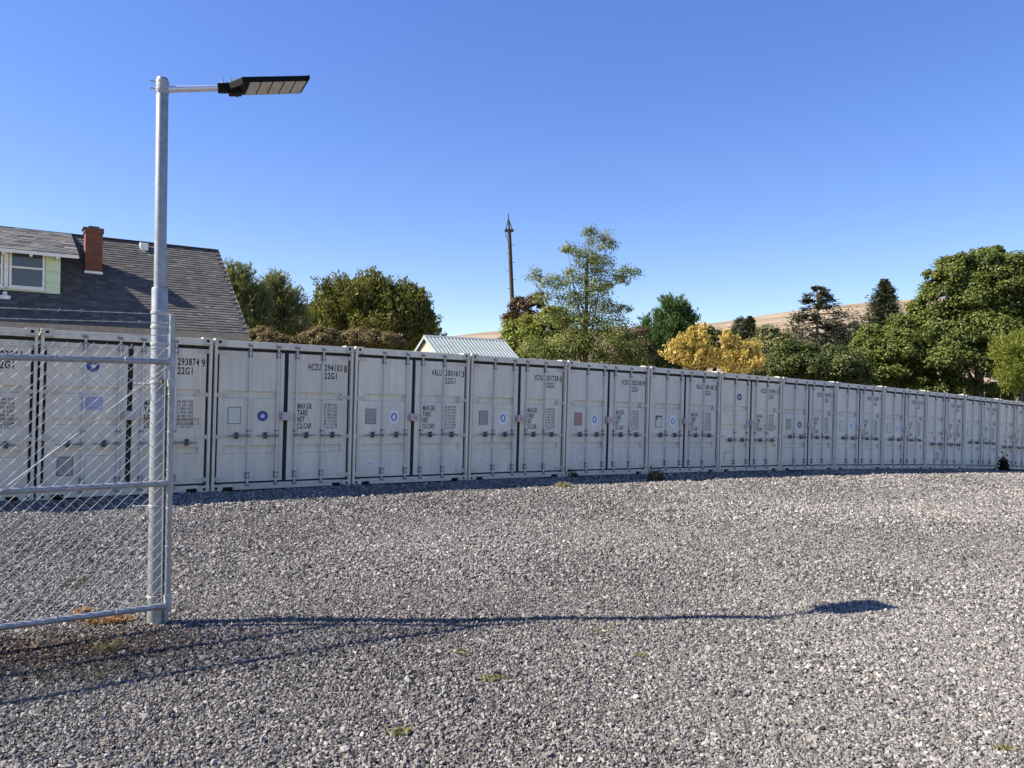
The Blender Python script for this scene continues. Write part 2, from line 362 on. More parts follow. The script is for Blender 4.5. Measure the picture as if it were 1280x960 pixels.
# ------------------------------------------------------------------ shipping containers
CW, CH, CL = 2.468, 2.591, 6.06
X0 = 0.014
SH = {}
def container_meshes():
    P = M['paint']
    # body: corrugated sides, rear and roof, floor
    b = MB()
    def corr(n, L, dep):
        pts = []; st = L / n
        for i in range(n):
            pts += [(i * st, 0), (i * st + st * .3, 0), (i * st + st * .5, dep), (i * st + st * .8, dep)]
        return pts + [(L, 0)]
    for x, sgn in ((X0 + .012, 1), (X0 + CW - .012, -1)):
        pr = corr(21, CL - .24, .034)
        n = len(pr); V = [(x + sgn * q[1], .12 + q[0], .15) for q in pr] + [(x + sgn * q[1], .12 + q[0], CH - .09) for q in pr]
        b.add(V, [(i, i + 1, n + i + 1, n + i) for i in range(n - 1)])
        b.box(x - .010 if sgn > 0 else x - .05, x + .05 if sgn > 0 else x + .010, .10, CL - .1, CH - .09, CH - .03)
        b.box(x - .010 if sgn > 0 else x - .05, x + .05 if sgn > 0 else x + .010, .10, CL - .1, .02, .15)
    pr = corr(24, CL - .2, .02); n = len(pr)
    V = [(X0 + .06, .1 + q[0], CH - .045 + q[1]) for q in pr] + [(X0 + CW - .06, .1 + q[0], CH - .045 + q[1]) for q in pr]
    b.add(V, [(i, n + i, n + i + 1, i + 1) for i in range(n - 1)])
    pr = corr(9, CW - .1, .04); n = len(pr)
    V = [(X0 + .05 + q[0], CL - .02 - q[1], .02) for q in pr] + [(X0 + .05 + q[0], CL - .02 - q[1], CH - .03) for q in pr]
    b.add(V, [(i, n + i, n + i + 1, i + 1) for i in range(n - 1)])
    b.box(X0 + .06, X0 + CW - .06, .1, CL - .06, .03, .15)
    for x in (X0 + .001, X0 + CW - .163):
        for z in (0.0, CH - .118): b.box(x, x + .162, CL - .178, CL, z, z + .118)
        b.box(x + .03, x + .13, CL - .12, CL - .01, .118, CH - .118)
    SH['body'] = b.mesh('container_body', P, fix=False)
    # corner posts
    for nm, x in (('postL', X0 + .004), ('postR', X0 + CW - .049)):
        b = MB(); b.box(x, x + .045, 0.004, .12, .118, CH - .118); SH[nm] = b.mesh('corner_post', P, bevel=.006)
    b = MB()
    zt = CH - .02
    b.box(X0 + .16, X0 + CW - .16, .012, .12, 2.452, zt)
    b.box(X0 + .052, X0 + .17, .05, .12, 2.452, CH - .116); b.box(X0 + CW - .17, X0 + CW - .052, .05, .12, 2.452, CH - .116)
    SH['header'] = b.mesh('door_header', P, bevel=.006)
    b = MB()                                        # sill with two fork recesses
    s0, s1 = X0 + .16, X0 + CW - .16
    b.box(s0, s1, .010, .12, .075, .125)
    cuts = [(s0, s0 + .03), (s0 + .20, s1 - .20), (s1 - .03, s1)]
    for a, c in cuts: b.box(a, c, .012, .12, .022, .0745)
    SH['sill'] = b.mesh('door_sill', P, bevel=.004)
    SH['recess_shade'] = MB().box(0, .17, .085, .118, .024, .074).mesh('sill_recess_shade', M['gasket'])  # black block that paints the shade inside a fork recess
    # corner casting with a hole in the face and on top
    def casting():
        b = MB(); w, d, h = .162, .178, .118; t = .02
        hx0, hx1, hz0, hz1 = .058, .104, .036, .082
        b.box(0, w, 0, t, 0, hz0); b.box(0, w, 0, t, hz1, h); b.box(0, hx0, 0, t, hz0, hz1); b.box(hx1, w, 0, t, hz0, hz1)
        b.box(0, w, t, d, h - t, h); b.box(0, w, t, d, 0, t); b.box(0, t, t, d, t, h - t); b.box(w - t, w, t, d, t, h - t); b.box(t, w - t, d - t, d, t, h - t)
        return b.mesh('corner_casting', P)
    SH['casting'] = casting()
    SH['casting_hole_shade'] = MB().box(.045, .118, .06, .07, .028, .092).mesh('casting_hole_shade', M['gasket'])  # black plate behind the opening, painting the darkness of the hollow
    # doors, two kinds of relief
    def door(kind, mirror):
        b = MB(); w = 1.108; y0 = .045; t = .05
        z0, z1 = .156, 2.396
        st = .062; so = .062
        b.box(0, st, y0, y0 + t, z0, z1); b.box(w - so, w, y0, y0 + t, z0, z1)
        b.box(st, w - so, y0, y0 + t, z1 - .115, z1); b.box(st, w - so, y0, y0 + t, z0, z0 + .115)
        bands = [(1.593, 1.713), (.647, .774)] if kind == 'A' else [(1.62, 1.72), (1.14, 1.24), (.66, .76)]
        ya, yb = y0 + .006, y0 + .049
        pr = [(ya, z0 + .115)]
        for lo, hi in sorted(bands): pr += [(ya, lo - .012), (yb, lo), (yb, hi - .004), (ya, hi)]
        pr += [(ya, z1 - .115)]
        bl, br = st + .035, w - so - .035
        b.strip(pr, bl, br)
        fl = [(ya, z0 + .115), (ya, z1 - .115)]
        b.strip(fl, st, bl); b.strip(fl, br, w - so)
        for lo, hi in bands:                       # end walls of the pressed bands
            for x, s in ((bl, 0), (br, 1)):
                V = [(x, ya, lo - .012), (x, yb, lo), (x, yb, hi - .004), (x, ya, hi)]
                b.add(V, [(0, 1, 2, 3) if s else (3, 2, 1, 0)])
        return b.mesh('door', P, fix=False)
    SH['doorA'] = door('A', 0); SH['doorB'] = door('B', 0)
    b = MB(); w = 1.108                            # rubber seal round a door, set back behind its face
    b.box(-.038, .02, .068, .10, .122, 2.446); b.box(w - .02, w + .0375, .068, .10, .122, 2.446)
    b.box(.02, w - .02, .068, .10, .1222, .165); b.box(.02, w - .02, .068, .10, 2.40, 2.4458)
    SH['gasket'] = b.mesh('door_seal', M['gasket'])
    # hinge: leaf on the door and knuckle on the post
    b = MB(); b.box(.0, .150, .030, .0455, -.03, .03); b.tube([(-.012, .020, -.036), (-.012, .020, .036)], .017, 10); b.box(-.052, -.012, .008, .034, -.026, .026)
    SH['hinge'] = b.mesh('hinge', P, smooth=True)
    # locking bar with cams, guides and handle
    b = MB(); b.tube([(0, .018, .085), (0, .018, 2.515)], .0175, 12)
    SH['bar'] = b.mesh('locking_bar', M['bar_steel'], smooth=True)
    b = MB()
    b.box(-.040, .040, .0375, .0448, -.062, .062)
    for dz in (-.040, .040): b.box(-.032, .032, -.004, .0380, dz - .011, dz + .011)
    SH['guide'] = b.mesh('bar_bracket', M['bracket'])
    b = MB(); b.box(-.034, .034, .0375, .0448, -.026, .026); b.box(-.028, .028, -.003, .0380, -.010, .010)
    SH['guide_s'] = b.mesh('bar_bracket', M['bracket'])
    b = MB(); b.box(-.030, .030, -.012, .008, -.022, .022); b.box(-.048, -.0302, -.020, .006, -.012, .036)
    SH['cam'] = b.mesh('cam_keeper', M['bracket'])
    def handle(sgn):
        b = MB()
        b.box(-.024, .024, -.012, .036, -.030, .030)                     # hub on the bar
        b.tube([(sgn * .02, -.010, .0), (sgn * .10, -.016, .004), (sgn * .22, -.010, .0), (sgn * .36, .0, -.006)], [.012, .011, .013, .008], 8)
        return b.mesh('handle', M['bracket'], smooth=True)
    def catch(sgn):
        b = MB(); x = sgn * .20
        b.box(x - .030, x + .030, .025, .0448, -.052, .052); b.box(x - .012, x + .012, -.030, .026, -.050, -.018); b.box(x - .016, x + .016, -.036, -.022, -.05, .030)
        b.tube([(x - .018, -.03, .03), (x - .006, -.034, .062), (x + .016, -.03, .05)], .009, 6)
        return b.mesh('handle_catch', M['dark_steel'])
    for s, nm in ((-1, 'L'), (1, 'R')): SH['handle' + nm] = handle(s); SH['catch' + nm] = catch(s)
    b = MB(); b.box(-.082, .082, -.055, .044, -.072, .072); SH['lockbox_r'] = b.mesh('lock_box', M['pinkbox'], bevel=.008); SH['lockbox_p'] = b.mesh('lock_box', P, bevel=.008)
    b = MB()
    for k in range(20):
        a0, a1 = 2 * math.pi * k / 20, 2 * math.pi * (k + 1) / 20
        b.add([(.034 * math.cos(a0) + .01, -.0565, .034 * math.sin(a0)), (.034 * math.cos(a1) + .01, -.0565, .034 * math.sin(a1)), (.020 * math.cos(a1) + .01, -.0565, .020 * math.sin(a1)), (.020 * math.cos(a0) + .01, -.0565, .020 * math.sin(a0))], [(0, 1, 2, 3)])
    SH['lockring'] = b.mesh('lock_ring', M['red'])
    # stickers
    def disc(r, y, rz=1.0, n=24): 
        b = MB(); b.add([(r * math.cos(2 * math.pi * k / n), y, rz * r * math.sin(2 * math.pi * k / n)) for k in range(n)], [tuple(range(n))]); return b
    SH['disc_blue'] = disc(.092, 0).mesh('round_sticker', M['blue']); SH['disc_white'] = disc(.112, 0, 1.2).mesh('round_sticker', M['white'])
    SH['disc_blue_s'] = disc(.062, -.001, 1.25).mesh('sticker_emblem', M['blue'])
    b = MB()                                        # pale globe lines inside the round sticker
    for a in (0, 60, 120):
        c, s = math.cos(R(a + 20)), math.sin(R(a + 20))
        b.add([(-(.04) * c - .008 * s, -.002, -(.04) * s + .008 * c), ((.04) * c - .008 * s, -.002, (.04) * s + .008 * c), ((.04) * c + .008 * s, -.002, (.04) * s - .008 * c), (-(.04) * c + .008 * s, -.002, -(.04) * s - .008 * c)], [(0, 1, 2, 3)])
    SH['emblem'] = b.mesh('sticker_emblem', M['white'])
    SH['oval'] = disc(.036, -.002, 1.5).mesh('sticker_emblem', M['white'])
container_meshes()
def hinge_mirror():
    me = SH['hinge'].copy(); me.transform(Matrix.Scale(-1, 4, (1, 0, 0))); me.flip_normals(); me.update(); SH['hingeR'] = me
hinge_mirror()

TEXT = {}
def text_mesh(body, h, mat, width=None, spacing=1.0, xs=0.72, line=1.0, align='LEFT', bold=0.0):
    key = (body, h, mat.name, width, xs, line, align)
    if key in TEXT: return TEXT[key]
    cu = bpy.data.curves.new('lettering', 'FONT'); cu.body = body; cu.size = h / 0.7; cu.resolution_u = 3
    cu.space_line = line; cu.align_x = align; cu.offset = bold; cu.space_character = spacing
    ob = bpy.data.objects.new('lettering_tmp', cu); COL.objects.link(ob)
    bpy.context.view_layer.update()
    me = bpy.data.meshes.new_from_object(ob.evaluated_get(bpy.context.evaluated_depsgraph_get()))
    bpy.data.objects.remove(ob); bpy.data.curves.remove(cu)
    n = len(me.vertices); co = np.zeros(n * 3, np.float32); me.vertices.foreach_get('co', co); co = co.reshape(-1, 3)
    if width: xs = width / max(1e-4, co[:, 0].max() - co[:, 0].min())
    co2 = np.stack([co[:, 0] * xs, -co[:, 2], co[:, 1]], 1); me.vertices.foreach_set('co', co2.astype(np.float32).ravel())
    me.materials.clear(); me.materials.append(mat); me.name = 'lettering'; me.update()
    TEXT[key] = me; return me
WEIGHTS = ['30 480 KGS\n67 200 LBS\n 2 000 KGS\n 4 410 LBS\n28 480 KGS\n62 790 LBS\n  33.2 CU.M\n 1 172 CU.FT', '24 000 KGS\n52 910 LBS\n 2 170 KGS\n 4 784 LBS\n21 830 KGS\n48 126 LBS\n  33.1 CU.M\n 1 169 CU.FT']
TINTS = [(0.786, 0.689, 0.529), (0.757, 0.674, 0.537), (0.773, 0.689, 0.542), (0.757, 0.681, 0.556), (0.757, 0.689, 0.574), (0.743, 0.681, 0.580)]
# index, kind, prefix, number, check digit, left-door marks, colour
CONT = [
 (-1, 'B', 'HCZU', '293861', '1', [('blue', .78, 2.0)], 0, 'pink'),
 (0, 'B', 'HCZU', '293874', '9', [('blue', .72, 2.05), ('note', .72, 1.47), ('plate', .38, .50, 'placard_steel')], 0, 'pink'),
 (1, 'A', 'HCZU', '294103', '8', [('plate', .37, 1.29, 'placard'), ('blue', .85, 1.284)], 1, 'pink'),
 (2, 'A', 'VALU', '200161', '3', [('plate', .37, 1.29, 'placard_steel'), ('white', .85, 1.284), ('strip', .37, .42)], 2, 'red'),
 (3, 'A', 'VCXU', '201728', '0', [('plate', .37, 1.29, 'placard_steel'), ('white', .85, 1.284), ('strip', .37, .42)], 2, 'red'),
 (4, 'A', 'VCXU', '202558', '9', [('plate', .37, 1.29, 'placard_red'), ('white', .85, 1.284), ('strip', .37, .42)], 3, 'red'),
 (5, 'A', 'VALU', '200168', '3', [('plate2', .37, 1.27, 'placard'), ('white', .85, 1.284), ('strip', .37, .42)], 4, 'pink'),
 (6, 'B', 'HCZU', '293941', '3', [('blue', .78, 1.97), ('strip', .78, 1.43), ('plate', .37, .36, 'paint')], 0, 'red'),
 (7, 'A', 'HCZU', '294078', '1', [('plate', .37, 1.29, 'placard_steel'), ('blue', .85, 1.284)], 5, 'paint'),
 (8, 'A', 'VCXU', '203087', '7', [('plate', .37, 1.29, 'placard'), ('white', .85, 1.284)], 5, 'paint'),
 (9, 'A', 'VCXU', '201018', '4', [('plate', .37, 1.29, 'placard'), ('white', .85, 1.284)], 4, 'paint'),
 (10, 'B', 'VCXU', '202667', '5', [('strip', .37, .42), ('plate', .80, .42, 'placard_steel')], 4, 'paint'),
 (11, 'A', 'VCXU', '201305', '2', [('plate', .37, 1.29, 'placard'), ('strip', .85, 1.28)], 5, 'paint'),
 (12, 'B', 'HCZU', '293850', '6', [('strip', .78, 1.43)], 0, 'paint'),
]
CLABEL = {
 -1: 'beige shipping container cut by the left edge, behind the chain-link gate',
 0: 'beige shipping container marked 293874, behind the gate and the light pole',
 1: 'beige shipping container marked 294103, with cream plate and blue round sticker',
 2: 'grey shipping container marked 200161 in front of the ribbed metal shed roof',
 3: 'grey shipping container marked 201728, fourth from the light pole',
 4: 'grey shipping container marked 202558, with a reddish plate on its left door',
 5: 'grey shipping container marked 200168, with a torn white paper in a dark plate frame',
 6: 'warm beige shipping container with high blue sticker, three pressed bands, below the yellow trees',
 7: 'grey shipping container with a small blue round sticker, right of the warm beige one',
 8: 'grey shipping container with cream plate and pale sticker, sixth from the right edge',
 9: 'grey shipping container with bright cream plate, fifth from the right edge',
 10: 'grey shipping container with low dark panel on left door, fourth from right edge',
 11: 'grey shipping container third from the right edge, next to the dark weed',
 12: 'beige shipping container cut by the right edge, behind the dark weed',
}
ROWG = 'shipping containers standing side by side in the row'
def build_container(i, kind, pre, num, chk, marks, ti, lb):
    s = (i - 1) * PITCH_W; p = B1 + s * D
    root = empty('shipping_container', (p[0], p[1], float(row_z(s))), (0, -math.atan(row_slope(s + 1.2)), ROW_ANG))
    tag(root, CLABEL[i], 'container', ROWG)
    rr = random.Random(i + 50); j = rr.uniform(-.03, .025); c = tuple(q + j for q in TINTS[ti]) + (1,)
    def P(name, me, par=root, loc=None):
        o = link(name, me, par, loc); o.color = c; return o
    P('body', SH['body']); P('corner_post', SH['postL']); P('corner_post', SH['postR']); P('door_header', SH['header'])
    sl_ = P('door_sill', SH['sill']); P('sill_recess_shade', SH['recess_shade'], sl_, (X0 + .19, 0, 0)); P('sill_recess_shade', SH['recess_shade'], sl_, (X0 + CW - .36, 0, 0))
    for x in (X0, X0 + CW - .162):
        for z in (0, CH - .118):
            k = P('corner_casting', SH['casting'], root, (x, 0, z)); P('casting_hole_shade', SH['casting_hole_shade'], k)
    dl = P('door', SH['door' + kind], root, (X0 + .088, .013, 0)); dr = P('door', SH['door' + kind], root, (X0 + CW - .088 - 1.108, .013, 0))
    for d, sd in ((dl, 0), (dr, 1)):
        P('door_seal', SH['gasket'], d)
        for z in (2.357, 1.634, .928, .217): P('hinge', SH['hinge'] if not sd else SH['hingeR'], d, (0 if not sd else 1.108, 0, z))
    hz = .945 if kind == 'A' else .84
    for k, (u, sgn) in enumerate(((.61, -1), (1.098, -1), (1.430, 1), (1.916, 1))):
        bar = P('locking_bar', SH['bar'], root, (u, .013, 0)); 
        for z in (.262, 2.355): P('bar_bracket', SH['guide'], bar, (0, 0, z))
        P('bar_bracket', SH['guide_s'], bar, (0, 0, 1.03))
        for z in (.100, 2.495): P('cam_keeper', SH['cam'], bar, (0, 0, z))
        h = P('handle', SH['handleL' if sgn < 0 else 'handleR'], bar, (0, 0, hz + rr.uniform(-.006, .006))); P('handle_catch', SH['catchL' if sgn < 0 else 'catchR'], bar, (0, 0, hz))
    lo = P('lock_box', SH['lockbox_p'] if lb == 'paint' else SH['lockbox_r'], root, (1.245, 0, 1.285))
    if lb == 'red': P('lock_ring', SH['lockring'], lo)
    # lettering: local to the right door
    dx = X0 + CW - .088 - 1.108
    def T(name, body, u, z, h, mat, width, par=dr, off=dx, y=.0492, **kw):
        me = text_mesh(body, h, mat, width, spacing=1.14, **kw); P(name, me, par, (u - off, y, z - h / 2))
    T('owner_code', pre, 1.64, 2.175, .115, M['ink'], .23, bold=.004)
    T('serial_number', num, 1.945, 2.175, .115, M['ink'], .335, bold=.004)
    T('check_digit', chk, 2.315, 2.165, .125, M['ink'], .058, y=.0435, bold=.003)
    T('size_code', '22G1', 1.945, 2.025, .115, M['ink'], .235, bold=.004)
    dz = 0 if kind == 'A' else .02
    for k, w in enumerate(('MAX.GR.', 'TARE', 'NET', 'CU.CAP.')):
        T('weight_heading', w, 1.462, 1.468 + dz - k * .119, .095, M['ink'], (.275, .185, .13, .275)[k], bold=.004)
    wl = WEIGHTS[0 if pre == 'HCZU' and kind == 'B' else 1].split('\n')
    for k, w in enumerate(wl):
        T('weight_figures', w.strip(), 1.955, 1.497 + dz - k * .0595, .042, M['ink_soft'], .25, bold=.0015)
    for mk in marks:
        k, u, z = mk[:3]; ox = X0 + .088; u -= ox; y = .0488
        if k == 'blue':
            o = P('round_sticker', SH['disc_blue'], dl, (u, y, z)); P('sticker_emblem', SH['emblem'], dl, (u, y, z))
        elif k == 'white':
            P('round_sticker', SH['disc_white'], dl, (u, y, z)); P('sticker_emblem', SH['disc_blue_s'], dl, (u, y, z)); P('sticker_emblem', SH['oval'], dl, (u, y, z))
        elif k in ('plate', 'plate2'):
            b = MB(); b.box(u - .108, u + .108, y - .002, y + .004, z - .145, z + .145)
            me = b.mesh('placard_frame', M['dark_steel']); P('placard_frame', me, dl)
            b = MB()
            if k == 'plate': b.box(u - .097, u + .097, y - .005, y, z - .134, z + .134)
            else: b.box(u - .092, u + .092, y - .005, y, z - .13, z + .04); b.box(u - .05, u + .092, y - .005, y, z + .04, z + .10)
            me = b.mesh('placard', M[mk[3]]); P('placard', me, dl)
        elif k == 'strip':
            b = MB(); b.box(u - .13, u + .02, y - .002, y + .002, z - .028, z + .012); b.box(u - .02, u + .13, y - .002, y + .002, z - .020, z + .026)
            P('paper_label', b.mesh('paper_label', M['white']), dl)
        elif k == 'note':
            b = MB(); b.box(u - .15, u + .15, y - .002, y + .002, z - .11, z + .10); P('paper_label', b.mesh('paper_label', plain('faded_blue_paper', (.40, .42, .52), .6, 0, .2, 9)), dl)
    return root
for row in CONT: build_container(*row)

# ------------------------------------------------------------------ light pole and gate
def V3(*a): return np.array(a, float)
def arc(c, r, n, z, tilt=0): return [(c[0] + r * math.cos(2 * math.pi * k / n), c[1] + r * math.sin(2 * math.pi * k / n), z) for k in range(n + 1)]
def lathe(b, prof, n=20):
    base = len(b.v)
    for r, z in prof:
        for k in range(n): b.v.append((r * math.cos(2 * math.pi * k / n), r * math.sin(2 * math.pi * k / n), z))
    for i in range(len(prof) - 1):
        for k in range(n):
            a = base + i * n + k; c = base + i * n + (k + 1) % n
            b.f.append((a, c, c + n, a + n)); b.t.append(.5)
    b.f.append(tuple(base + k for k in range(n))[::-1]); b.t.append(.5)
    e = base + (len(prof) - 1) * n; b.f.append(tuple(e + k for k in range(n))); b.t.append(.5)
    return b
pole_base = on_ground(194.5, 779)
PY = pole_base[1]
def hgt(u, v, dep=None): return at(u, v, dep or PY)[2]
def light_pole():
    z0 = pole_base[2]
    lean = at(203, 110, PY)[0] - pole_base[0]; H = hgt(203, 97) - z0; hs = hgt(201, 360) - z0
    root = empty('light_pole', pole_base, (0, math.atan2(lean, H), 0))
    tag(root, 'tall galvanized light pole with black flat lamp head, standing beside the gate', 'light pole')
    r0, r1 = .0575, .043
    lathe(MB(), [(r0 + .004, -.15), (r0 + .002, 0.0), (r0, .05), (r0, hs - .01), (r0 - .003, hs)], 24).build('lower_sleeve', M['galv'], root, smooth=True)
    lathe(MB(), [(r1, hs + .002), (r1, H - .02), (r1 - .004, H - .006), (r1 * .6, H)], 24).build('upper_pole', M['galv'], root, smooth=True)
    def band(z, r=r0, h=.022):
        lathe(MB(), [(r + .0015, z - h / 2), (r + .0045, z - h / 2 + .002), (r + .0045, z + h / 2 - .002), (r + .0015, z + h / 2)], 24).build('band', M['galv_wire'], root, smooth=True)
    for v in (391, 409, 430, 478, 632, 745): band(hgt(198, v) - z0)
    for v in (632, 480):
        b = MB(); zz = hgt(198, v) - z0; b.tube([(-.05, -.02, zz), (-.15, -.05, zz)], .007, 8); b.tube([(-.145, -.0485, zz), (-.16, -.053, zz)], .013, 6); b.build('bolt', M['galv_wire'], root)
    # clamp at the top
    for v in (103, 112):
        band(hgt(203, v) - z0, r1, .020)
        b = MB(); zz = hgt(203, v) - z0; b.tube([(-.040, -.02, zz), (-.075, -.035, zz)], .006, 8); b.build('bolt', M['galv_wire'], root)
    lathe(MB(), [(r1 + .0015, H - .125), (r1 + .0035, H - .120), (r1 + .0035, H - .03), (r1 + .0015, H - .025)], 24).build('clamp_shell', M['galv_wire'], root, smooth=True)
    # arm and lamp head run along the direction of the row, rising a little
    AA = R(27); dirn = V3(math.cos(AA), math.sin(AA), 0.215); dirn /= np.linalg.norm(dirn); side = V3(math.sin(AA), -math.cos(AA), 0); up = np.cross(side, dirn); up = up if up[2] > 0 else -up
    A0 = V3(0, 0, hgt(208, 112) - z0) + side * .0
    def along(a, s_=0, u_=0): return A0 + dirn * a + side * s_ + up * u_
    L1 = .43
    b = MB(); b.tube([along(.03), along(L1 + .05)], [.026, .022], 14); b.build('arm', M['alum'], root, smooth=True)
    head = MB()
    w = .155; t = .032
    def slab(m, a0, a1, w0, w1, u0, u1, w0b=None, w1b=None):
        w0b = w0 if w0b is None else w0b; w1b = w1 if w1b is None else w1b
        V = [along(a0, -w0, u0), along(a1, -w1, u0), along(a1, w1, u0), along(a0, w0, u0), along(a0, -w0b, u1), along(a1, -w1b, u1), along(a1, w1b, u1), along(a0, w0b, u1)]
        m.add(V, [(0, 1, 2, 3), (7, 6, 5, 4), (0, 4, 5, 1), (1, 5, 6, 2), (2, 6, 7, 3), (3, 7, 4, 0)])
    slab(head, L1 - .03, L1 + .075, .030, .042, -.033, .030)
    slab(head, L1 + .055, L1 + .14, .045, w, -.030, .029)
    slab(head, L1 + .139, L1 + .655, w, w, -.008, .030)
    slab(head, L1 + .65, L1 + .668, w + .004, w + .004, .004, .034)
    slab(head, L1 + .05, L1 + .15, .045, .05, -.054, -.031, .05, .06)
    ho = head.build('lamp_head', M['black_metal'], root, bevel=.006)
    for k in range(5):
        a0 = L1 + .195 + k * .090
        p = MB(); slab(p, a0, a0 + .080, w - .018, w - .018, -.016, -.007); p.build('led_panel', M['led'], ho, bevel=.002)
    for a in (L1 + .02, L1 + .08):
        b = MB(); b.tube([along(a, 0, .03), along(a, 0, .075)], .006, 6); b.build('bolt', M['galv_wire'], ho)
light_pole()

GA = R(57); GD = V3(math.sin(GA), math.cos(GA), 0); GN = V3(GD[1], -GD[0], 0)      # along the gate to its hinge / towards the camera
GDEP = PY - 0.10
gate_end = at(209.5, 757, GDEP)                                                      # foot of the hinge stile
def gate():
    zb = gate_end[2]; zt = at(207, 452.3, GDEP)[2] - zb; zm = at(207, 604, GDEP)[2] - zb; zx = at(211, 394, GDEP)[2] - zb
    WG = 3.65
    root = empty('chain_link_gate', gate_end, (0, 0, math.atan2(GD[1], GD[0])))
    tag(root, 'galvanized chain-link gate with barbed wire on top, running out of the left edge', 'gate')
    # local: +x towards the hinge (0 is the hinge stile), -y towards the camera, z up
    G = M['galv']; rr = .0225
    MB().tube([(0, 0, -.01), (0, 0, zx)], .0215, 16).build('hinge_stile', G, root, smooth=True)
    MB().tube([(-WG, 0, -.01), (-WG, 0, zx)], .0215, 16).build('free_stile', G, root, smooth=True)
    for z in (0, zm, zt): MB().tube([(-WG + .02, 0, z), (-.02, 0, z)], rr, 16).build('rail', G, root, smooth=True)
    for z in (0.0, zm, zt):
        MB().tube([(-.075, 0, z), (-.03, 0, z), (0, 0, z)], [.0255, .027, .027], 14).build('elbow', G, root, smooth=True)
        MB().tube([(0, 0, z - .045), (0, 0, z + .045)], .0265, 14).build('stile_collar', G, root, smooth=True)
    # truss rod from the top of the hinge stile down to the mid rail
    MB().tube([(-.03, .012, zt - .04), (-1.03, .02, zm + .012)], .0042, 8).build('truss_rod', M['galv_wire'], root, smooth=True)
    MB().tube([(-1.03, -.028, zm + .015), (-1.055, -.03, zm - .005), (-1.07, -.026, zm - .03)], .006, 6).build('rod_hook', M['galv_wire'], root)
    # woven wire: every strand is one zigzag wire hooked into the next
    step = .0405; hz = .0415; nst = int(WG / step) - 1
    m = MB(); top = zt + .105
    nz = int((top + .01) / hz)
    for i in range(nst):
        x = -.045 - i * step
        pts = []
        for k in range(nz + 1):
            dx = (step * .53) * (1 if (k % 2) else -1) * (1 if i % 2 else -1)
            pts.append((x + dx + random.uniform(-.001, .001), .026 + (.0022 if k % 2 else -.0022), -.004 + k * hz + random.uniform(-.001, .001)))
        m.tube(pts, .0026, 5, caps=False)
        e = pts[-1]; m.tube([e, (e[0] + .004, e[1], e[2] + .014)], .002, 5)
    mo = m.build('wire_mesh', M['galv_wire'], root, smooth=True, fix=False); mo['kind'] = 'stuff'
    MB().box(-.040, -.034, .020, .034, .02, zt - .02).build('tension_bar', M['galv_wire'], root)
    # ties that hold the mesh to the rails
    for z in (0, zt):
        for k in range(9):
            x = -.32 - k * .40 + random.uniform(-.03, .03); ring = [(x + .004 * a / 8, (rr + .0035) * math.cos(a * math.pi / 8) , z + (rr + .0035) * math.sin(a * math.pi / 8)) for a in range(-2, 15)]
            MB().tube(ring, .003, 6).build('wire_tie', M['galv_wire'], root, smooth=True)
    for k in range(6):
        z = .16 + k * .28; ring = [(.0235 * math.cos(a * math.pi / 8), .0235 * math.sin(a * math.pi / 8), z) for a in range(17)]
        MB().tube(ring, .0028, 6).build('wire_tie', M['galv_wire'], root, smooth=True)
    # barbed wire: two twisted strands and four-point barbs
    for q, dz in enumerate((.098, .190, .282, .352)):
        m = MB(); xs = np.linspace(-WG, .0, 60)
        zz = zt + dz + .010 * np.sin((xs + WG) / WG * math.pi * 2 + q) * .8 - .03 * (1 - ((xs + WG / 2) / (WG / 2)) ** 2) * (.6 + .2 * q)
        for ph in (0, math.pi): m.tube([(x, .004 * math.cos(40 * x + ph) + .024, z + .003 * math.sin(40 * x + ph)) for x, z in zip(np.repeat(xs, 1), zz)], .0017, 5, caps=False)
        for k in range(28):
            x = -.09 - k * .127 + random.uniform(-.01, .01); z = float(np.interp(x, xs, zz))
            for a in range(2):
                th = random.uniform(0, math.pi)
                d = V3(.006, math.cos(th) * .014, math.sin(th) * .014); c = V3(x + a * .008, .024, z)
                m.tube([c - d, c + d], .0013, 4)
        m.tube([(.0, .024, float(zz[-1])), (.024, 0, float(zz[-1])), (0, -.024, float(zz[-1]) - .002), (-.024, 0, float(zz[-1])), (-.03, .022, float(zz[-1]))], .0022, 5)
        m.build('barbed_wire', M['galv_wire'], root, smooth=True, fix=False)
    # hinges to the post behind
    for z in (at(205, 478, GDEP)[2] - zb, at(205, 748, GDEP)[2] - zb):
        b = MB(); b.tube([(0, 0, z - .03), (0, 0, z + .03)], .029, 14); b.build('hinge_band', M['galv_wire'], root, smooth=True)
        b = MB(); b.tube([(-.01, .02, z), (-.055, .075, z)], .011, 8); b.box(-.06, -.03, .045, .085, z - .022, z + .022); b.build('hinge_pintle', M['dark_steel'], root)
gate()
def gate_post():
    p = on_ground(207, 779); h = at(204, 474, p[1])[2] - p[2]
    root = empty('gate_post', p)
    tag(root, 'short galvanized hinge post squeezed between the light pole and the gate stile', 'post')
    lathe(MB(), [(.020, -.12), (.020, h - .02)], 18).build('post', M['galv'], root, smooth=True)
    lathe(MB(), [(.0225, h - .045), (.0225, h - .012), (.018, h + .006), (.007, h + .016)], 18).build('post_cap', M['galv_wire'], root, smooth=True)
gate_post()

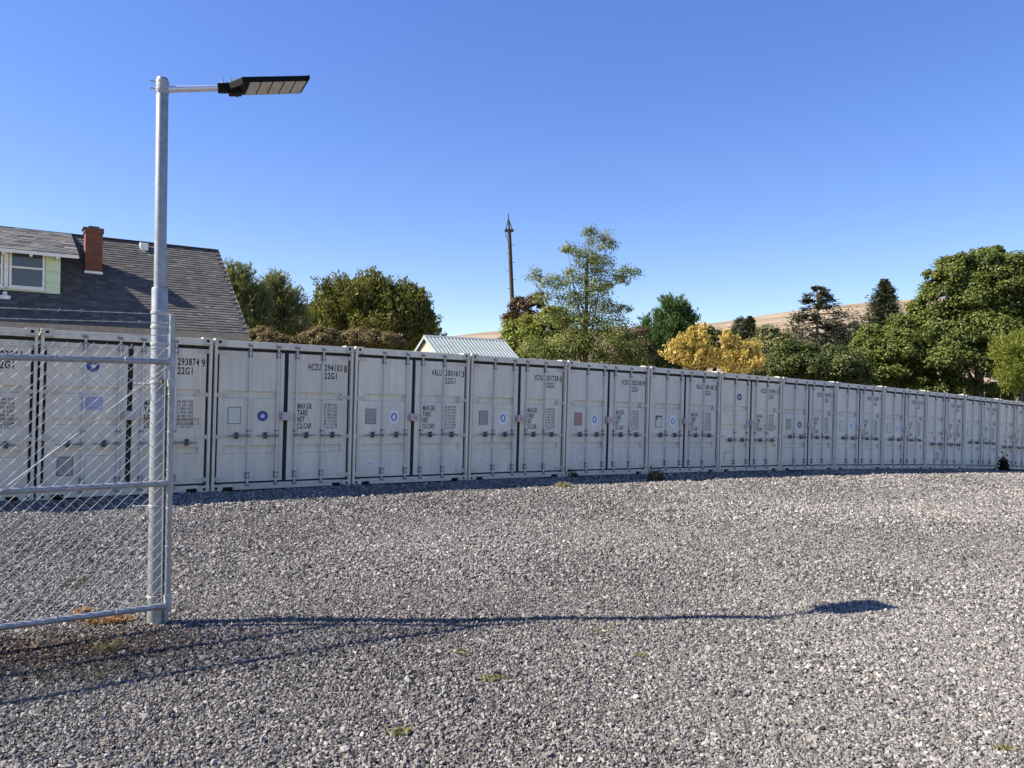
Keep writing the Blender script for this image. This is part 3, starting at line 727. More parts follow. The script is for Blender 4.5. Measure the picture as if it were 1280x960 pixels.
# ------------------------------------------------------------------ house behind the row
M['shingle'] = tinted('asphalt_shingles', [(0, (.027, .026, .026)), (.45, (.092, .088, .083)), (.8, (.175, .168, .155)), (1, (.26, .25, .225))], .9, noise=.18, nscale=25, bump=.4, spec=.2)
M['mint'] = plain('mint_siding', (.50, .60, .42), .6, 0, .06, 5)
M['trim'] = plain('white_trim', (.66, .66, .60), .55, 0, .08, 8)
M['fascia'] = plain('weathered_beige_fascia', (.25, .22, .175), .7, 0, .2, 6)
def glass_mat():
    m, t, b = mat_new('window_glass'); b.inputs['Base Color'].default_value = (.05, .055, .055, 1); b.inputs['Roughness'].default_value = .06; b.inputs['Specular IOR Level'].default_value = .8
    return m
M['glass'] = glass_mat()
M['flash'] = plain('white_flashing', (.7, .7, .68), .5)
M['vent'] = plain('roof_vent_metal', (.62, .62, .62), .45, .3, .15, 12)
def brick_mat():
    m, t, b = mat_new('chimney_brick')
    tc = nd(t, 'ShaderNodeTexCoord'); mp = nd(t, 'ShaderNodeMapping'); mp.inputs['Rotation'].default_value = (R(90), 0, 0)
    br = nd(t, 'ShaderNodeTexBrick'); br.inputs['Scale'].default_value = 1.0; br.inputs['Brick Width'].default_value = .21; br.inputs['Row Height'].default_value = .075; br.inputs['Mortar Size'].default_value = .006
    br.inputs['Color1'].default_value = (.19, .055, .027, 1); br.inputs['Color2'].default_value = (.115, .036, .022, 1); br.inputs['Mortar'].default_value = (.12, .075, .055, 1)
    t.links.new(tc.outputs['Object'], mp.inputs['Vector']); t.links.new(mp.outputs[0], br.inputs['Vector'])
    t.links.new(br.outputs['Color'], b.inputs['Base Color']); b.inputs['Roughness'].default_value = .85
    return m
M['brick'] = brick_mat()
def house():
    T0 = 10.0                                        # eave stands 10 m behind the door line
    org = B1 - T0 * N
    sE = 3.22; E = org + sE * D; zE = 1.75 + CAM_H; run, rise = 4.04, 3.10; LEN = 15.0
    zg = float(gz(E[0], E[1])) - .1
    root = empty('house', (E[0], E[1], zg), (0, 0, ROW_ANG))
    tag(root, 'old house with grey shingle roof, mint green dormer and brick chimney, behind the containers', 'house')
    e = zE - zg
    # local: x along the row (0 is the right rake, negative to the left), +y back, z up
    def L(u, v):                                     # pixel -> local point on the front roof plane
        r = ray(u, v); c, s = D[0], D[1]
        d = V3(r[0] * c + r[1] * s, -r[0] * s + r[1] * c, r[2])
        o = V3(-E[0] * c - E[1] * s, E[0] * s - E[1] * c, CAM_H - zg)
        # plane: z - e - (rise/run)*y = 0
        k = rise / run; tt = (e + k * o[1] - o[2]) / (d[2] - k * d[1])
        return o + d * tt
    k = rise / run; sl = math.hypot(run, rise); cs, sn = run / sl, rise / sl
    # walls
    b = MB(); b.prism([(.35, 0), (2 * run - .35, 0), (2 * run - .35, e + .2), (run, e + rise - .32), (.35, e + .2)], -LEN + .3, -.35); b.build('wall', M['mint'], root)
    # roof decks
    def deck(sgn, name):
        b = MB(); y0 = 0 if sgn > 0 else 2 * run
        b.prism([(y0, e - .02), (run, e + rise - .02), (run, e + rise - .14), (y0, e - .14)], -LEN, 0); return b.build(name, M['fascia'], root)
    fr = deck(1, 'roof_deck'); bk = deck(-1, 'roof_deck')
    def shingles(sgn, par):
        b = MB(); expo = .14; n = int(sl / expo) + 1; tw = .21
        for i in range(n):
            off = (i % 2) * tw * .5 + rng.uniform(-.05, .05); j = 0; x = -off
            a0 = i * expo; a1 = min(sl + .01, a0 + expo + .03)
            while x > -LEN:
                w = tw * rng.uniform(.55, 1.35); x1 = max(x - w, -LEN); xx0 = min(x, 0)
                th = .020 + rng.uniform(0, .008)
                def P(a, h, xx):
                    y = a * cs - h * sn; z = e + a * sn + h * cs
                    return (xx, y if sgn > 0 else 2 * run - y, z)
                ti = float(np.clip(rng.normal(.46, .085), 0, 1))
                b.add([P(a0, th, xx0), P(a0, th, x1 + .004), P(a1, .002, x1 + .004), P(a1, .002, xx0), P(a0, -.012, xx0), P(a0, -.012, x1 + .004)], [(0, 1, 2, 3), (4, 5, 1, 0), (5, 2, 1), (4, 0, 3)], ti)
                x = x1
        o = b.build('shingles', M['shingle'], par, fix=(sgn > 0)); o['kind'] = 'stuff'
    shingles(1, fr); shingles(-1, bk)
    MB().box(-LEN, 0, -.035, -.002, e - .20, e - .01).build('fascia_board', M['fascia'], root, bevel=.004)
    MB().prism([(-.03, e - .21), (.35, e - .21), (.35, e - .17), (-.03, e - .17)], -LEN, 0).build('soffit', M['fascia'], root)
    for yy, nm in ((1, 'rake_board'),):
        MB().prism([(0, e - .16), (run, e + rise - .16), (run, e + rise - .005), (0, e - .005)], .002, .03).build('rake_board', M['fascia'], root)
        MB().prism([(2 * run, e - .16), (run, e + rise - .16), (run, e + rise - .005), (2 * run, e - .005)], .002, .03).build('rake_board', M['fascia'], root)
    MB().box(-LEN, 0, run - .10, run + .10, e + rise + .004, e + rise + .022).build('ridge_cap', M['shingle'], root)
    # dormer
    br_ = L(75, 368); yd = br_[1]; zb = br_[2]; xr = br_[0]
    def onface(u, v):                                # pixel -> local (x,z) on the dormer's front wall plane y = yd
        r = ray(u, v); c, s = D[0], D[1]; d = V3(r[0] * c + r[1] * s, -r[0] * s + r[1] * c, r[2]); o = V3(-E[0] * c - E[1] * s, E[0] * s - E[1] * c, CAM_H - zg)
        tt = (yd - o[1]) / d[1]; return o + d * tt
    ztop = onface(75, 313)[2]; xl = -LEN + 2.5
    dm = MB(); dm.prism([(yd + .03, zb - .1), (run, zb - .1), (run, ztop + .6), (yd + .03, ztop)], xl, xr - .01); dm = dm.build('dormer', M['mint'], root)
    # siding boards on the dormer front
    nb = 4; hb = (ztop - zb) / nb
    wx1 = onface(56, 340)[0]; wz0, wz1 = onface(56, 362)[2], onface(56, 316)[2]
    for q in range(nb):
        z0 = zb + q * hb; b = MB()
        b.prism([(yd - .012, z0), (yd + .029, z0), (yd + .029, z0 + hb - .004), (yd + .014, z0 + hb - .004)], wx1 + .02, xr); b.build('siding_board', M['mint'], dm)
    # windows in a row
    ww = wx1 - onface(11.5, 340)[0]; x1 = wx1
    for q in range(4):
        w = empty('window', (x1 - ww, yd, wz0)); w.parent = dm; H = wz1 - wz0; fw = .055
        f = MB(); f.box(0, fw, -.03, .025, 0, H); f.box(ww - fw, ww, -.03, .025, 0, H); f.box(fw, ww - fw, -.03, .025, H - fw, H); f.box(fw, ww - fw, -.03, .025, 0, fw); f.box(fw, ww - fw, -.022, .025, H * .52, H * .52 + .05)
        f.build('window_frame', M['trim'], w)
        MB().box(-.02, ww + .02, -.06, .02, -.045, -.001).build('window_sill', M['trim'], w)
        MB().box(fw, ww - fw, .000, .006, H * .52 + .05, H - fw).build('pane', M['glass'], w); MB().box(fw, ww - fw, .008, .014, fw, H * .52).build('pane', M['glass'], w)
        MB().box(x1 - ww - .115, x1 - ww - .021, yd - .028, yd + .024, wz0 - .02, wz1).build('window_mullion', M['trim'], dm); x1 -= ww + .136
    b = MB(); b.box(xl, xr, yd - .002, yd + .028, wz1 + .002, ztop); b.build('siding_board', M['mint'], dm)
    b = MB(); b.box(xl, wx1 + .018, yd + .002, yd + .028, zb, wz0 - .046); b.build('siding_board', M['mint'], dm)
    # dormer roof: from the ridge forward to an overhang
    xo = xr + .42; yo = yd - .35; ze = onface(97, 322)[2] + .02
    zr = e + rise + .03
    b = MB(); n = 16; s_ = (zr - ze) / (run - yo)
    for i in range(n):
        a0 = yo + (run - yo) * i / n; a1 = yo + (run - yo) * (i + 1) / n + .02; x = xo
        while x > xl:
            w_ = .3 * rng.uniform(.5, 1.4); xx = max(xl, x - w_); zt0 = ze + (a0 - yo) * s_; zt1 = ze + (a1 - yo) * s_
            b.add([(x, a0, zt0 + .014), (xx, a0, zt0 + .014), (xx, a1, zt1 + .001), (x, a1, zt1 + .001), (x, a0, zt0 - .01), (xx, a0, zt0 - .01)], [(0, 1, 2, 3), (4, 5, 1, 0)], float(np.clip(rng.normal(.55, .22), 0, 1))); x = xx
    dr_ = MB().prism([(yo, ze - .10), (yo, ze - .005), (run, zr - .005), (run, zr - .10)], xl, xo).build('dormer_roof', M['trim'], root)
    so = b.build('shingles', M['shingle'], dr_); so['kind'] = 'stuff'
    for q in range(6):
        MB().box(xr - .12 - q * .62, xr - .05 - q * .62, yo + .01, yd + .02, ze - .15, ze - .102).build('rafter_tail', M['trim'], dr_)
    # chimney
    cb = L(117, 342); w2 = .225
    def zat(u, v, y):
        r = ray(u, v); c, s = D[0], D[1]; d = V3(r[0] * c + r[1] * s, -r[0] * s + r[1] * c, r[2]); o = V3(-E[0] * c - E[1] * s, E[0] * s - E[1] * c, CAM_H - zg); return (o + d * ((y - o[1]) / d[1]))
    ct = zat(117, 284, cb[1])[2]
    ch = empty('chimney', (cb[0], cb[1], cb[2])); ch.parent = root; hh = ct - cb[2]
    MB().box(-w2, w2, 0, .52, -.15, hh - .16).build('chimney_stack', M['brick'], ch, bevel=.006)
    MB().box(-w2 - .03, w2 + .03, -.03, .55, hh - .158, hh - .06).build('chimney_crown', M['brick'], ch, bevel=.006)
    MB().box(-w2 - .07, w2 + .02, -.05, .57, hh - .058, hh - .02).build('chimney_cap', M['dark_steel'], ch)
    MB().box(-.14, .14, .1, .4, hh - .018, hh + .05).build('flue', M['dark_steel'], ch)
    MB().box(-w2 - .015, w2 + .015, -.02, .015, -.03, .07).build('flashing', M['flash'], ch)
    # vent near the ridge
    vb = L(180, 312); vt = empty('roof_vent', vb); vt.parent = root; vt.scale = (.72, .72, .72)
    MB().prism([(-.1, -.1), (.25, .1), (.25, .34), (-.12, .26)], -.16, .16).build('vent_hood', M['vent'], vt, bevel=.01)
    MB().obox((-.26, -.16, -.14), (.3, 0, .02), (0, .1, .07), (0, -.01, .03)).build('vent_flap', M['vent'], vt)
    for x in (-.12, .14): MB().obox((x, .1, .33), (.09 if x > 0 else -.07, 0, .12), (0, .02, 0), (.02, 0, 0)).build('vent_fin', M['vent'], vt)
    pb = L(6, 372)
    lathe(MB(), [(.14, -.05), (.14, .05), (.06, .07), (.05, .16)], 14).build('vent_pipe', M['vent'], root, tuple(pb), smooth=True)
house()

# ------------------------------------------------------------------ shed with a ribbed metal roof
M['metal_roof'] = plain('pale_green_metal_roof', (.34, .385, .365), .45, .2, .06, 3)
M['shed_wood'] = plain('weathered_pink_boards', (.46, .36, .29), .8, 0, .18, 5)
def shed():
    rp = at(530, 419.5, 40.0); k = 1.02 / 1.48; run = 2.4; ln = 4.95; zg = -.35
    o = V3(rp[0], rp[1], zg); h = rp[2] - zg
    root = empty('shed', o, (0, 0, ROW_ANG)); tag(root, 'small shed with pale ribbed metal roof and wooden gable, behind the containers', 'shed')
    he = h - run * k
    MB().prism([(-run + .2, 0), (run - .2, 0), (run - .2, he + .1), (0, h - .12), (-run + .2, he + .1)], .18, ln - .18).build('wall', M['shed_wood'], root)
    for sgn in (-1, 1):
        rs = MB().prism([(0, h), (sgn * run, he), (sgn * run, he - .03), (0, h - .03)], 0, ln).build('roof_sheet', M['metal_roof'], root)
        n = 24; rib = MB().prism([(0, h + .001), (sgn * run, he + .001), (sgn * run, he + .035), (0, h + .036)], 0, .045).mesh('roof_rib', M['metal_roof'], bevel=.008)
        for q in range(n): link('roof_rib', rib, rs, (q * (ln - .05) / (n - 1), 0, 0))
        MB().prism([(0, h - .14), (sgn * run, he - .14), (sgn * run, he - .031), (0, h - .031)], -.012, .03).build('rake_trim', M['metal_roof'], root)
    MB().prism([(-.12, h - .06), (0, h + .045), (.12, h - .06)], -.01, ln + .01).build('ridge_cap', M['metal_roof'], root)
    for q in range(16):
        y = -run + .25 + q * .29; top = h - .16 - abs(y + .14) * k
        MB().box(.150, .179, y, y + .28, .1, max(.3, top)).build('gable_board', M['shed_wood'], root)
shed()

# ------------------------------------------------------------------ utility pole
M['oldwood'] = plain('dark_creosoted_wood', (.055, .038, .028), .85, 0, .35, 3)
def utility_pole():
    dep = 62.0; top = at(636.5, 288, dep); base = at(644, 470, dep); base[2] = -.6; base[0] = top[0] + (at(644, 400, dep)[0] - at(636.5, 288, dep)[0]) * 1.45
    root = empty('utility_pole', base); tag(root, 'leaning dark wooden utility pole with a pointed top, behind the shed', 'utility pole')
    t = top - base
    MB().tube([(0, 0, -.3), tuple(t * .5), tuple(t)], [.21, .18, .15], 12).build('pole', M['oldwood'], root, smooth=True)
    tip = at(635.5, 267, dep) - base
    MB().tube([tuple(t), tuple((t + tip) / 2), tuple(tip)], [.09, .06, .035], 8).build('pole_top', M['oldwood'], root, smooth=True)
    b = MB(); b.box(t[0] - .36, t[0] + .36, t[1] - .12, t[1] + .12, t[2] - .12, t[2] + .10); b.build('crossarm', M['oldwood'], root)
    for s in (-1, 1): MB().tube([(t[0] + s * .24, t[1], t[2] + .1), (tip[0] + s * .03, tip[1], tip[2] - .5)], .04, 6).build('brace', M['oldwood'], root)
    MB().tube([(t[0] - .36, t[1], t[2]), (t[0] - .1, t[1], t[2] - .9)], .025, 6).build('brace', M['oldwood'], root)
    for q in range(14):
        p = t * (1 - .03 - q * .045); s = 1 if q % 2 else -1
        MB().tube([(p[0], p[1], p[2]), (p[0] + s * .36, p[1] - .02, p[2])], .02, 5).build('step_iron', M['dark_steel'], root)
utility_pole()

# ------------------------------------------------------------------ trees
M['bark'] = plain('bark', (.10, .075, .055), .9, 0, .3, 4, .4, 20)
LM = {
 'maple': leafmat('leaves_maple', [(0, (0.032, 0.055, 0.014)), (.5, (0.095, 0.124, 0.027)), (.85, (0.181, 0.195, 0.044)), (1, (0.235, 0.233, 0.069))]),
 'dark': leafmat('leaves_dark_green', [(0, (0.028, 0.047, 0.014)), (.55, (0.075, 0.097, 0.027)), (1, (0.166, 0.164, 0.049))]),
 'walnut': leafmat('leaves_walnut', [(0, (0.062, 0.088, 0.019)), (.5, (0.149, 0.174, 0.042)), (1, (0.296, 0.285, 0.092))]),
 'fine': leafmat('leaves_grey_green', [(0, (0.062, 0.076, 0.031)), (.5, (0.149, 0.159, 0.063)), (1, (0.279, 0.262, 0.106))]),
 'yellow': leafmat('leaves_yellow', [(0, (.08, .10, .03)), (.22, (.22, .20, .05)), (.5, (.50, .37, .10)), (1, (.66, .47, .19))]),
 'brown': leafmat('leaves_bronze_shrub', [(0, (0.062, 0.056, 0.021)), (.5, (0.149, 0.115, 0.048)), (.85, (0.261, 0.183, 0.084)), (1, (0.331, 0.254, 0.140))]),
 'needle': leafmat('needles_dark', [(0, (0.021, 0.031, 0.016)), (.6, (0.055, 0.068, 0.031)), (1, (0.111, 0.104, 0.046))], .12),
 'needle_brown': leafmat('needles_brownish', [(0, (.020, .026, .014)), (.6, (.054, .058, .030)), (1, (.11, .092, .05))], .12),
 'olive': leafmat('leaves_olive', [(0, (0.038, 0.049, 0.013)), (.5, (0.118, 0.124, 0.032)), (1, (0.255, 0.220, 0.065))]),
 'cedar': leafmat('leaves_cedar_green', [(0, (0.032, 0.066, 0.023)), (.55, (0.070, 0.124, 0.038)), (1, (0.134, 0.186, 0.058))]),
 'lime': leafmat('leaves_light_green', [(0, (0.087, 0.120, 0.017)), (.55, (0.174, 0.199, 0.033)), (1, (0.296, 0.285, 0.063))]),
 'reddish': leafmat('leaves_reddish_brown', [(0, (0.047, 0.034, 0.017)), (.6, (0.118, 0.074, 0.038)), (1, (0.188, 0.140, 0.055))]),
}
def unit(a): return a / (np.linalg.norm(a, axis=-1, keepdims=True) + 1e-9)
def leaf_quads(C, Nrm, L_, W_, tint, direction=None, fold=0.0):
    n = len(C)
    rv = rng.normal(size=(n, 3)) if direction is None else direction
    Tn = unit(rv - Nrm * np.sum(rv * Nrm, 1, keepdims=True)); Bn = np.cross(Nrm, Tn)
    L_ = np.broadcast_to(L_, (n,))[:, None]; W_ = np.broadcast_to(W_, (n,))[:, None]
    a = C - Tn * L_ * .5; c = C + Tn * L_ * .5
    b = C + Bn * W_ * .5 - Tn * L_ * .08 + Nrm * W_ * fold; d = C - Bn * W_ * .5 - Tn * L_ * .08 + Nrm * W_ * fold
    V = np.stack([a, b, c, d], 1).reshape(-1, 3); Fq = np.arange(n * 4).reshape(-1, 4)
    return V, Fq, tint
def join(parts):
    V, Fq, T = [], [], []; o = 0
    for v, f, t in parts: V.append(v); Fq.append(f + o); T.append(t); o += len(v)
    return np.concatenate(V), np.concatenate(Fq), np.concatenate(T)
def limb_tree(root, base, tips, r0, mat, trunk_top):
    t = MB(); bx, by, bz = 0, 0, 0
    tt = np.array(trunk_top); mid = tt * .5 + V3(rng.uniform(-.15, .15), rng.uniform(-.15, .15), 0)
    t.tube([(0, 0, -.3), (0, 0, .1), tuple(mid), tuple(tt)], [r0 * 1.25, r0, r0 * .75, r0 * .35], 10)
    t.build('trunk', mat, root, smooth=True)
    for tip in tips:
        f = rng.uniform(.35, .95); st = (mid * (1 - (f - .5) * 2) + tt * ((f - .5) * 2)) if f > .5 else mid * (f * 2)
        tip = np.array(tip); m = (st + tip) / 2 + V3(0, 0, -.05 * np.linalg.norm(tip - st)) + rng.normal(size=3) * .08
        MB().tube([tuple(st), tuple(m), tuple(tip)], [r0 * .34, r0 * .22, r0 * .07], 6).build('limb', mat, root, smooth=True)
ROWTOP = ([0, 45, 266, 443, 588, 708, 809, 899, 977, 1043, 1103, 1158, 1206, 1250, 1320], [408, 411, 422, 432, 441, 449, 457, 465, 471, 478, 484, 489, 494, 498, 503])
def skirt(lobes, rv=17):
    a = min(l[0] - l[2] * .8 for l in lobes); b = max(l[0] + l[2] * .8 for l in lobes)
    return list(lobes) + [(float(u), float(np.interp(u, *ROWTOP)) - rng.uniform(0, 10), 17, rv) for u in np.linspace(a + 8, b - 8, max(2, int((b - a) / 20)))]
def leafy_tree(name, label, cat, lobes, depth, mat, trunk_px, leaf_px=3.4, cover=7.0, group=None, r0=None, clump=.26, feather=False, density_gap=1.0, asp=.62, depth_k=.85, pull=.34, fw=.36):
    """lobes: (u, v, ru, rv) in photo pixels; every lobe is an ellipsoid standing at the tree's own distance"""
    k = depth / F_PX
    base = at(trunk_px, 500, depth); base[2] = float(gz(base[0], base[1])) if depth < 60 else -.8
    root = empty(name, base); tag(root, label, cat, group)
    parts = []; tips = []; zmax = 0
    if cat == 'tree' and depth < 100 and mat != 'yellow': lobes = skirt(lobes)
    lobes = [(u, v, ru * 1.05, rv * 1.05) for (u, v, ru, rv) in lobes]
    for (u, v, ru, rv) in lobes:
        c = at(u, v, depth) - base; c[1] += rng.uniform(-.25, .25) * ru * k
        rad = V3(ru * k, ru * k * depth_k, rv * k); zmax = max(zmax, c[2])
        (tips.append(c * np.array([1, 1, .98])) if len(tips) < 14 else None)
        leaf = leaf_px * k
        area = math.pi * ru * rv / (leaf_px ** 2 * asp * .5)
        ncl = max(8, int(cover * 1.45 * area / 42 * density_gap)); per = 42
        d = unit(rng.normal(size=(ncl, 3))); d[:, 2] = np.where(d[:, 2] < -.55, -d[:, 2], d[:, 2])
        rr = rng.uniform(.45, 1.0, ncl) ** .55
        cc = c + d * rad * rr[:, None]
        crad = (clump * (ru * rv) ** .5 + 2.2) * k * rng.uniform(.5, 1.3, ncl)
        # gather the sprays round a few boughs so that the crown breaks into light and dark masses
        nbough = max(4, int((ru * rv) ** .5 / 3.2)); bd = unit(rng.normal(size=(nbough, 3))); bd[:, 2] = np.where(bd[:, 2] < -.4, -bd[:, 2], bd[:, 2])
        bc = c + bd * rad * rng.uniform(.62, 1.02, (nbough, 1)); bi = np.argmin(np.linalg.norm((cc[:, None] - bc[None]) / rad, axis=2), axis=1)
        cc = cc * (1 - pull) + bc[bi] * pull; bt = rng.uniform(0, 1, nbough)
        ct = np.clip(rng.uniform(0, .6, ncl) + bt[bi] * .4, 0, 1)
        idx = np.repeat(np.arange(ncl), per); n = len(idx)
        if not feather:
            off = unit(rng.normal(size=(n, 3))) * (rng.uniform(0, 1, n) ** .5)[:, None] * crad[idx][:, None] * np.array([1.1, 1.1, .7])
            P = cc[idx] + off
            nrm = unit(unit(off) * .5 + d[idx] * .55 + V3(0, 0, .55) + rng.normal(size=(n, 3)) * .55)
            tint = np.clip(.12 + ct[idx] * .45 + rng.uniform(0, .43, n), 0, 1)
            parts.append(leaf_quads(P, nrm, leaf * rng.uniform(.6, 1.35, n), leaf * asp * rng.uniform(.7, 1.2, n), tint, fold=.12))
        else:
            ax = unit(d * V3(.8, .8, .3) + V3(0, 0, .9) + rng.normal(size=(ncl, 3)) * .25)
            ln = crad * 2.6
            s = rng.uniform(-.5, .6, n)
            wid = (1 - np.abs(s) * 1.25) * .33
            off = ax[idx] * (s * ln[idx])[:, None] + rng.normal(size=(n, 3)) * (wid * crad[idx])[:, None]
            P = cc[idx] + off
            dirn = unit(ax[idx] + rng.normal(size=(n, 3)) * .55)
            nrm = unit(np.cross(dirn, rng.normal(size=(n, 3))))
            tint = np.clip(.1 + ct[idx] * .45 + rng.uniform(0, .45, n), 0, 1)
            parts.append(leaf_quads(P, nrm, leaf * 1.7 * rng.uniform(.6, 1.3, n), leaf * fw, tint, direction=dirn))
    V, Fq, T = join(parts)
    link('crown', np_mesh('crown', V, Fq, LM[mat], T), root)
    limb_tree(root, base, tips, r0 or max(.08, .012 * depth * .35), M['bark'], (0, 0, zmax * .92))
    return root
def conifer(name, label, u, vtop, vbase, half, depth, mat, sparse=False, group=None):
    k = depth / F_PX
    top = at(u, vtop, depth); base = at(u, 500, depth); base[0] = top[0]; base[2] = -.8
    H = top[2] - base[2]; root = empty(name, base); tag(root, label, 'tree', group)
    z1 = at(u, vbase, depth)[2] - base[2]
    MB().tube([(0, 0, -.3), (0, 0, H * .5), (0, 0, H)], [H * .022, H * .013, .02], 8).build('trunk', M['bark'], root, smooth=True)
    parts = []; nl = 15 if sparse else 34; br = MB()
    for i in range(nl):
        f = (i + .5) / nl; z = z1 * .55 + (H - z1 * .55) * f
        env = half * (2.1 if sparse else 1.5) * k * ((1 - f) ** .75 + .04 if not sparse else min(1, (1 - f) * 1.7 + .12) * (.65 + .35 * math.sin(i * 2.3) ** 2))
        nb = 6 if sparse else 10
        for j in range(nb):
            th = rng.uniform(0, 2 * math.pi); ln = env * rng.uniform(.65, 1.1)
            d = V3(math.cos(th), math.sin(th), rng.uniform(-.25, .12) if not sparse else rng.uniform(-.12, .22))
            n = int(50 + 42 * ln if sparse else 46); s = rng.uniform(.15 if not sparse else .35, 1.02, n)
            P = V3(0, 0, z) + d[None] * (s * ln)[:, None] + V3(0, 0, -.12 * ln) * (s ** 2)[:, None]
            P = P + rng.normal(size=(n, 3)) * V3(.09, .09, .11 if sparse else .16) * (ln * .75 + (.14 if sparse else .30))
            dr = unit(d[None] + rng.normal(size=(n, 3)) * .5); nr = unit(V3(0, 0, 1) + rng.normal(size=(n, 3)) * .5)
            t = np.clip(rng.uniform(0, .35) + rng.uniform(0, .65, n), 0, 1)
            parts.append(leaf_quads(P, nr, 5.2 * k * rng.uniform(.6, 1.2, n), 1.7 * k, t, direction=dr))
            br.tube([(0, 0, z), tuple(V3(0, 0, z) + d * ln * .9 + V3(0, 0, -.1 * ln))], [.05 * min(1, ln / 2) + .01, .01], 4, caps=False)
    V, Fq, T = join(parts)
    link('crown', np_mesh('crown', V, Fq, LM[mat], T), root)
    br.build('boughs', M['bark'], root, fix=False)
TG = 'trees behind the container row'
leafy_tree('feathery_tree', 'grey-green feathery tree touching the right edge of the house roof', 'tree', [(300, 362, 17, 26), (292, 385, 16, 30), (318, 385, 16, 24), (303, 410, 28, 26)], 37, 'fine', 302, 3.0, 7, TG, feather=True, clump=.34)
leafy_tree('feathery_tree', 'grey-green feathery tree between the roof-edge tree and the big dark tree', 'tree', [(345, 370, 16, 22), (335, 392, 20, 26), (360, 388, 18, 24), (348, 412, 34, 24)], 39, 'fine', 347, 3.0, 7, TG, feather=True, clump=.34)
leafy_tree('round_tree', 'big round dark green tree left of the ribbed shed roof', 'tree', [(430, 394, 36, 30), (462, 384, 32, 30), (502, 394, 32, 30), (455, 412, 62, 22), (522, 408, 20, 24), (398, 408, 16, 22), (463, 356, 9, 12), (430, 366, 10, 10), (520, 370, 9, 9), (486, 370, 12, 10), (536, 406, 9, 12)], 47, 'olive', 465, 3.0, 6, TG, clump=.34, feather=True, pull=.3, fw=.62)
for (u, v, a, b_, lb) in ((330, 424, 26, 18, 'bronze-green shrub at the foot of the house roof edge'), (405, 424, 30, 18, 'bronze-green shrub below the left side of the big round tree'), (460, 424, 34, 18, 'bronze-green shrub below the middle of the big round tree')):
    leafy_tree('shrub', lb, 'shrub', [(u, v + 3, a * .8, b_ * .8), (u - a * .6, v + 5, a * .5, b_ * .9), (u + a * .65, v + 4, a * .5, b_ * .7), (u - a * .2, v - 3, a * .35, b_ * .7), (u + a * .3, v - 1, a * .3, b_ * .7), (u + a, v + 6, a * .4, b_ * .6), (u - a, v + 7, a * .4, b_ * .6)], 30, 'brown', u, 2.7, 6, 'shrubs behind the containers', r0=.05)
leafy_tree('walnut_tree', 'tall open walnut-like tree, highest crown in the middle', 'tree', [(738, 298, 9, 13), (757, 306, 11, 15), (711, 316, 11, 10), (735, 326, 17, 16), (752, 334, 14, 15), (783, 343, 16, 8), (770, 352, 15, 9), (668, 346, 9, 9), (690, 356, 17, 11), (716, 350, 14, 13), (742, 360, 20, 15), (680, 372, 13, 9), (718, 380, 22, 15), (752, 385, 18, 14), (780, 388, 11, 7), (700, 400, 20, 14), (735, 408, 26, 17), (768, 412, 22, 16), (750, 432, 40, 18), (715, 430, 28, 18), (785, 432, 22, 16)], 35, 'walnut', 733, 2.9, 2.3, TG, r0=.15, clump=.60, pull=.1, asp=.5)
leafy_tree('bushy_tree', 'bushy yellow-green tree beside the right end of the ribbed shed roof', 'tree', [(655, 418, 26, 22), (690, 408, 24, 24), (672, 432, 40, 18), (640, 420, 12, 14)], 45, 'lime', 672, 3.4, 6, TG, r0=.1)
leafy_tree('bronze_tree', 'reddish-brown crown at the foot of the utility pole', 'tree', [(650, 386, 15, 15), (668, 380, 14, 12), (640, 402, 13, 14), (662, 404, 22, 16)], 49, 'reddish', 656, 3.4, 6, TG, r0=.1)
leafy_tree('cedar_tree', 'dense cedar-green tree left of the yellow trees', 'tree', [(838, 394, 18, 18), (852, 406, 18, 20), (822, 414, 20, 22), (838, 430, 36, 24), (812, 440, 22, 20), (858, 396, 10, 8)], 45, 'cedar', 836, 3.0, 7, TG, feather=True, clump=.28)
leafy_tree('bronze_tree', 'dark bronze crown between the walnut and the cedar tree', 'tree', [(800, 425, 14, 18), (795, 440, 20, 18)], 42, 'reddish', 798, 3.2, 5, TG, r0=.08)
leafy_tree('yellow_tree', 'left of the two small yellow autumn trees', 'tree', [(842, 446, 11, 10), (850, 436, 8, 9), (862, 430, 9, 11), (876, 423, 7, 13), (868, 450, 18, 13), (884, 438, 9, 11), (890, 452, 10, 12)], 31, 'yellow', 862, 2.7, 3.6, 'yellow autumn trees', r0=.06, clump=.42, feather=True, pull=.15, fw=.75)
leafy_tree('yellow_tree', 'right of the two small yellow autumn trees', 'tree', [(907, 430, 7, 12), (914, 444, 9, 10), (925, 437, 8, 9), (939, 444, 9, 11), (918, 458, 20, 12), (946, 456, 8, 10)], 32, 'yellow', 920, 2.7, 3.6, 'yellow autumn trees', r0=.06, clump=.42, feather=True, pull=.15, fw=.75)
leafy_tree('bushy_tree', 'dull green tree between and behind the two yellow trees', 'tree', [(885, 420, 16, 12), (900, 428, 22, 16), (890, 448, 20, 20)], 50, 'dark', 892, 3.2, 6, TG)
leafy_tree('bushy_tree', 'grey-green tree right of the yellow trees', 'tree', [(962, 420, 14, 14), (955, 440, 24, 22), (978, 436, 20, 20)], 52, 'fine', 962, 3.2, 6, TG)
conifer('spruce_tree', 'small pointed spruce behind the right yellow tree', 937, 396, 450, 26, 75, 'needle', group=TG)
conifer('pine_tree', 'dark open-branched pine standing against the brown hill', 1022, 356, 425, 33, 55, 'needle_brown', True, TG)
conifer('spruce_tree', 'pointed dark spruce rising beside the big maple', 1105, 350, 420, 42, 58, 'needle', group=TG)
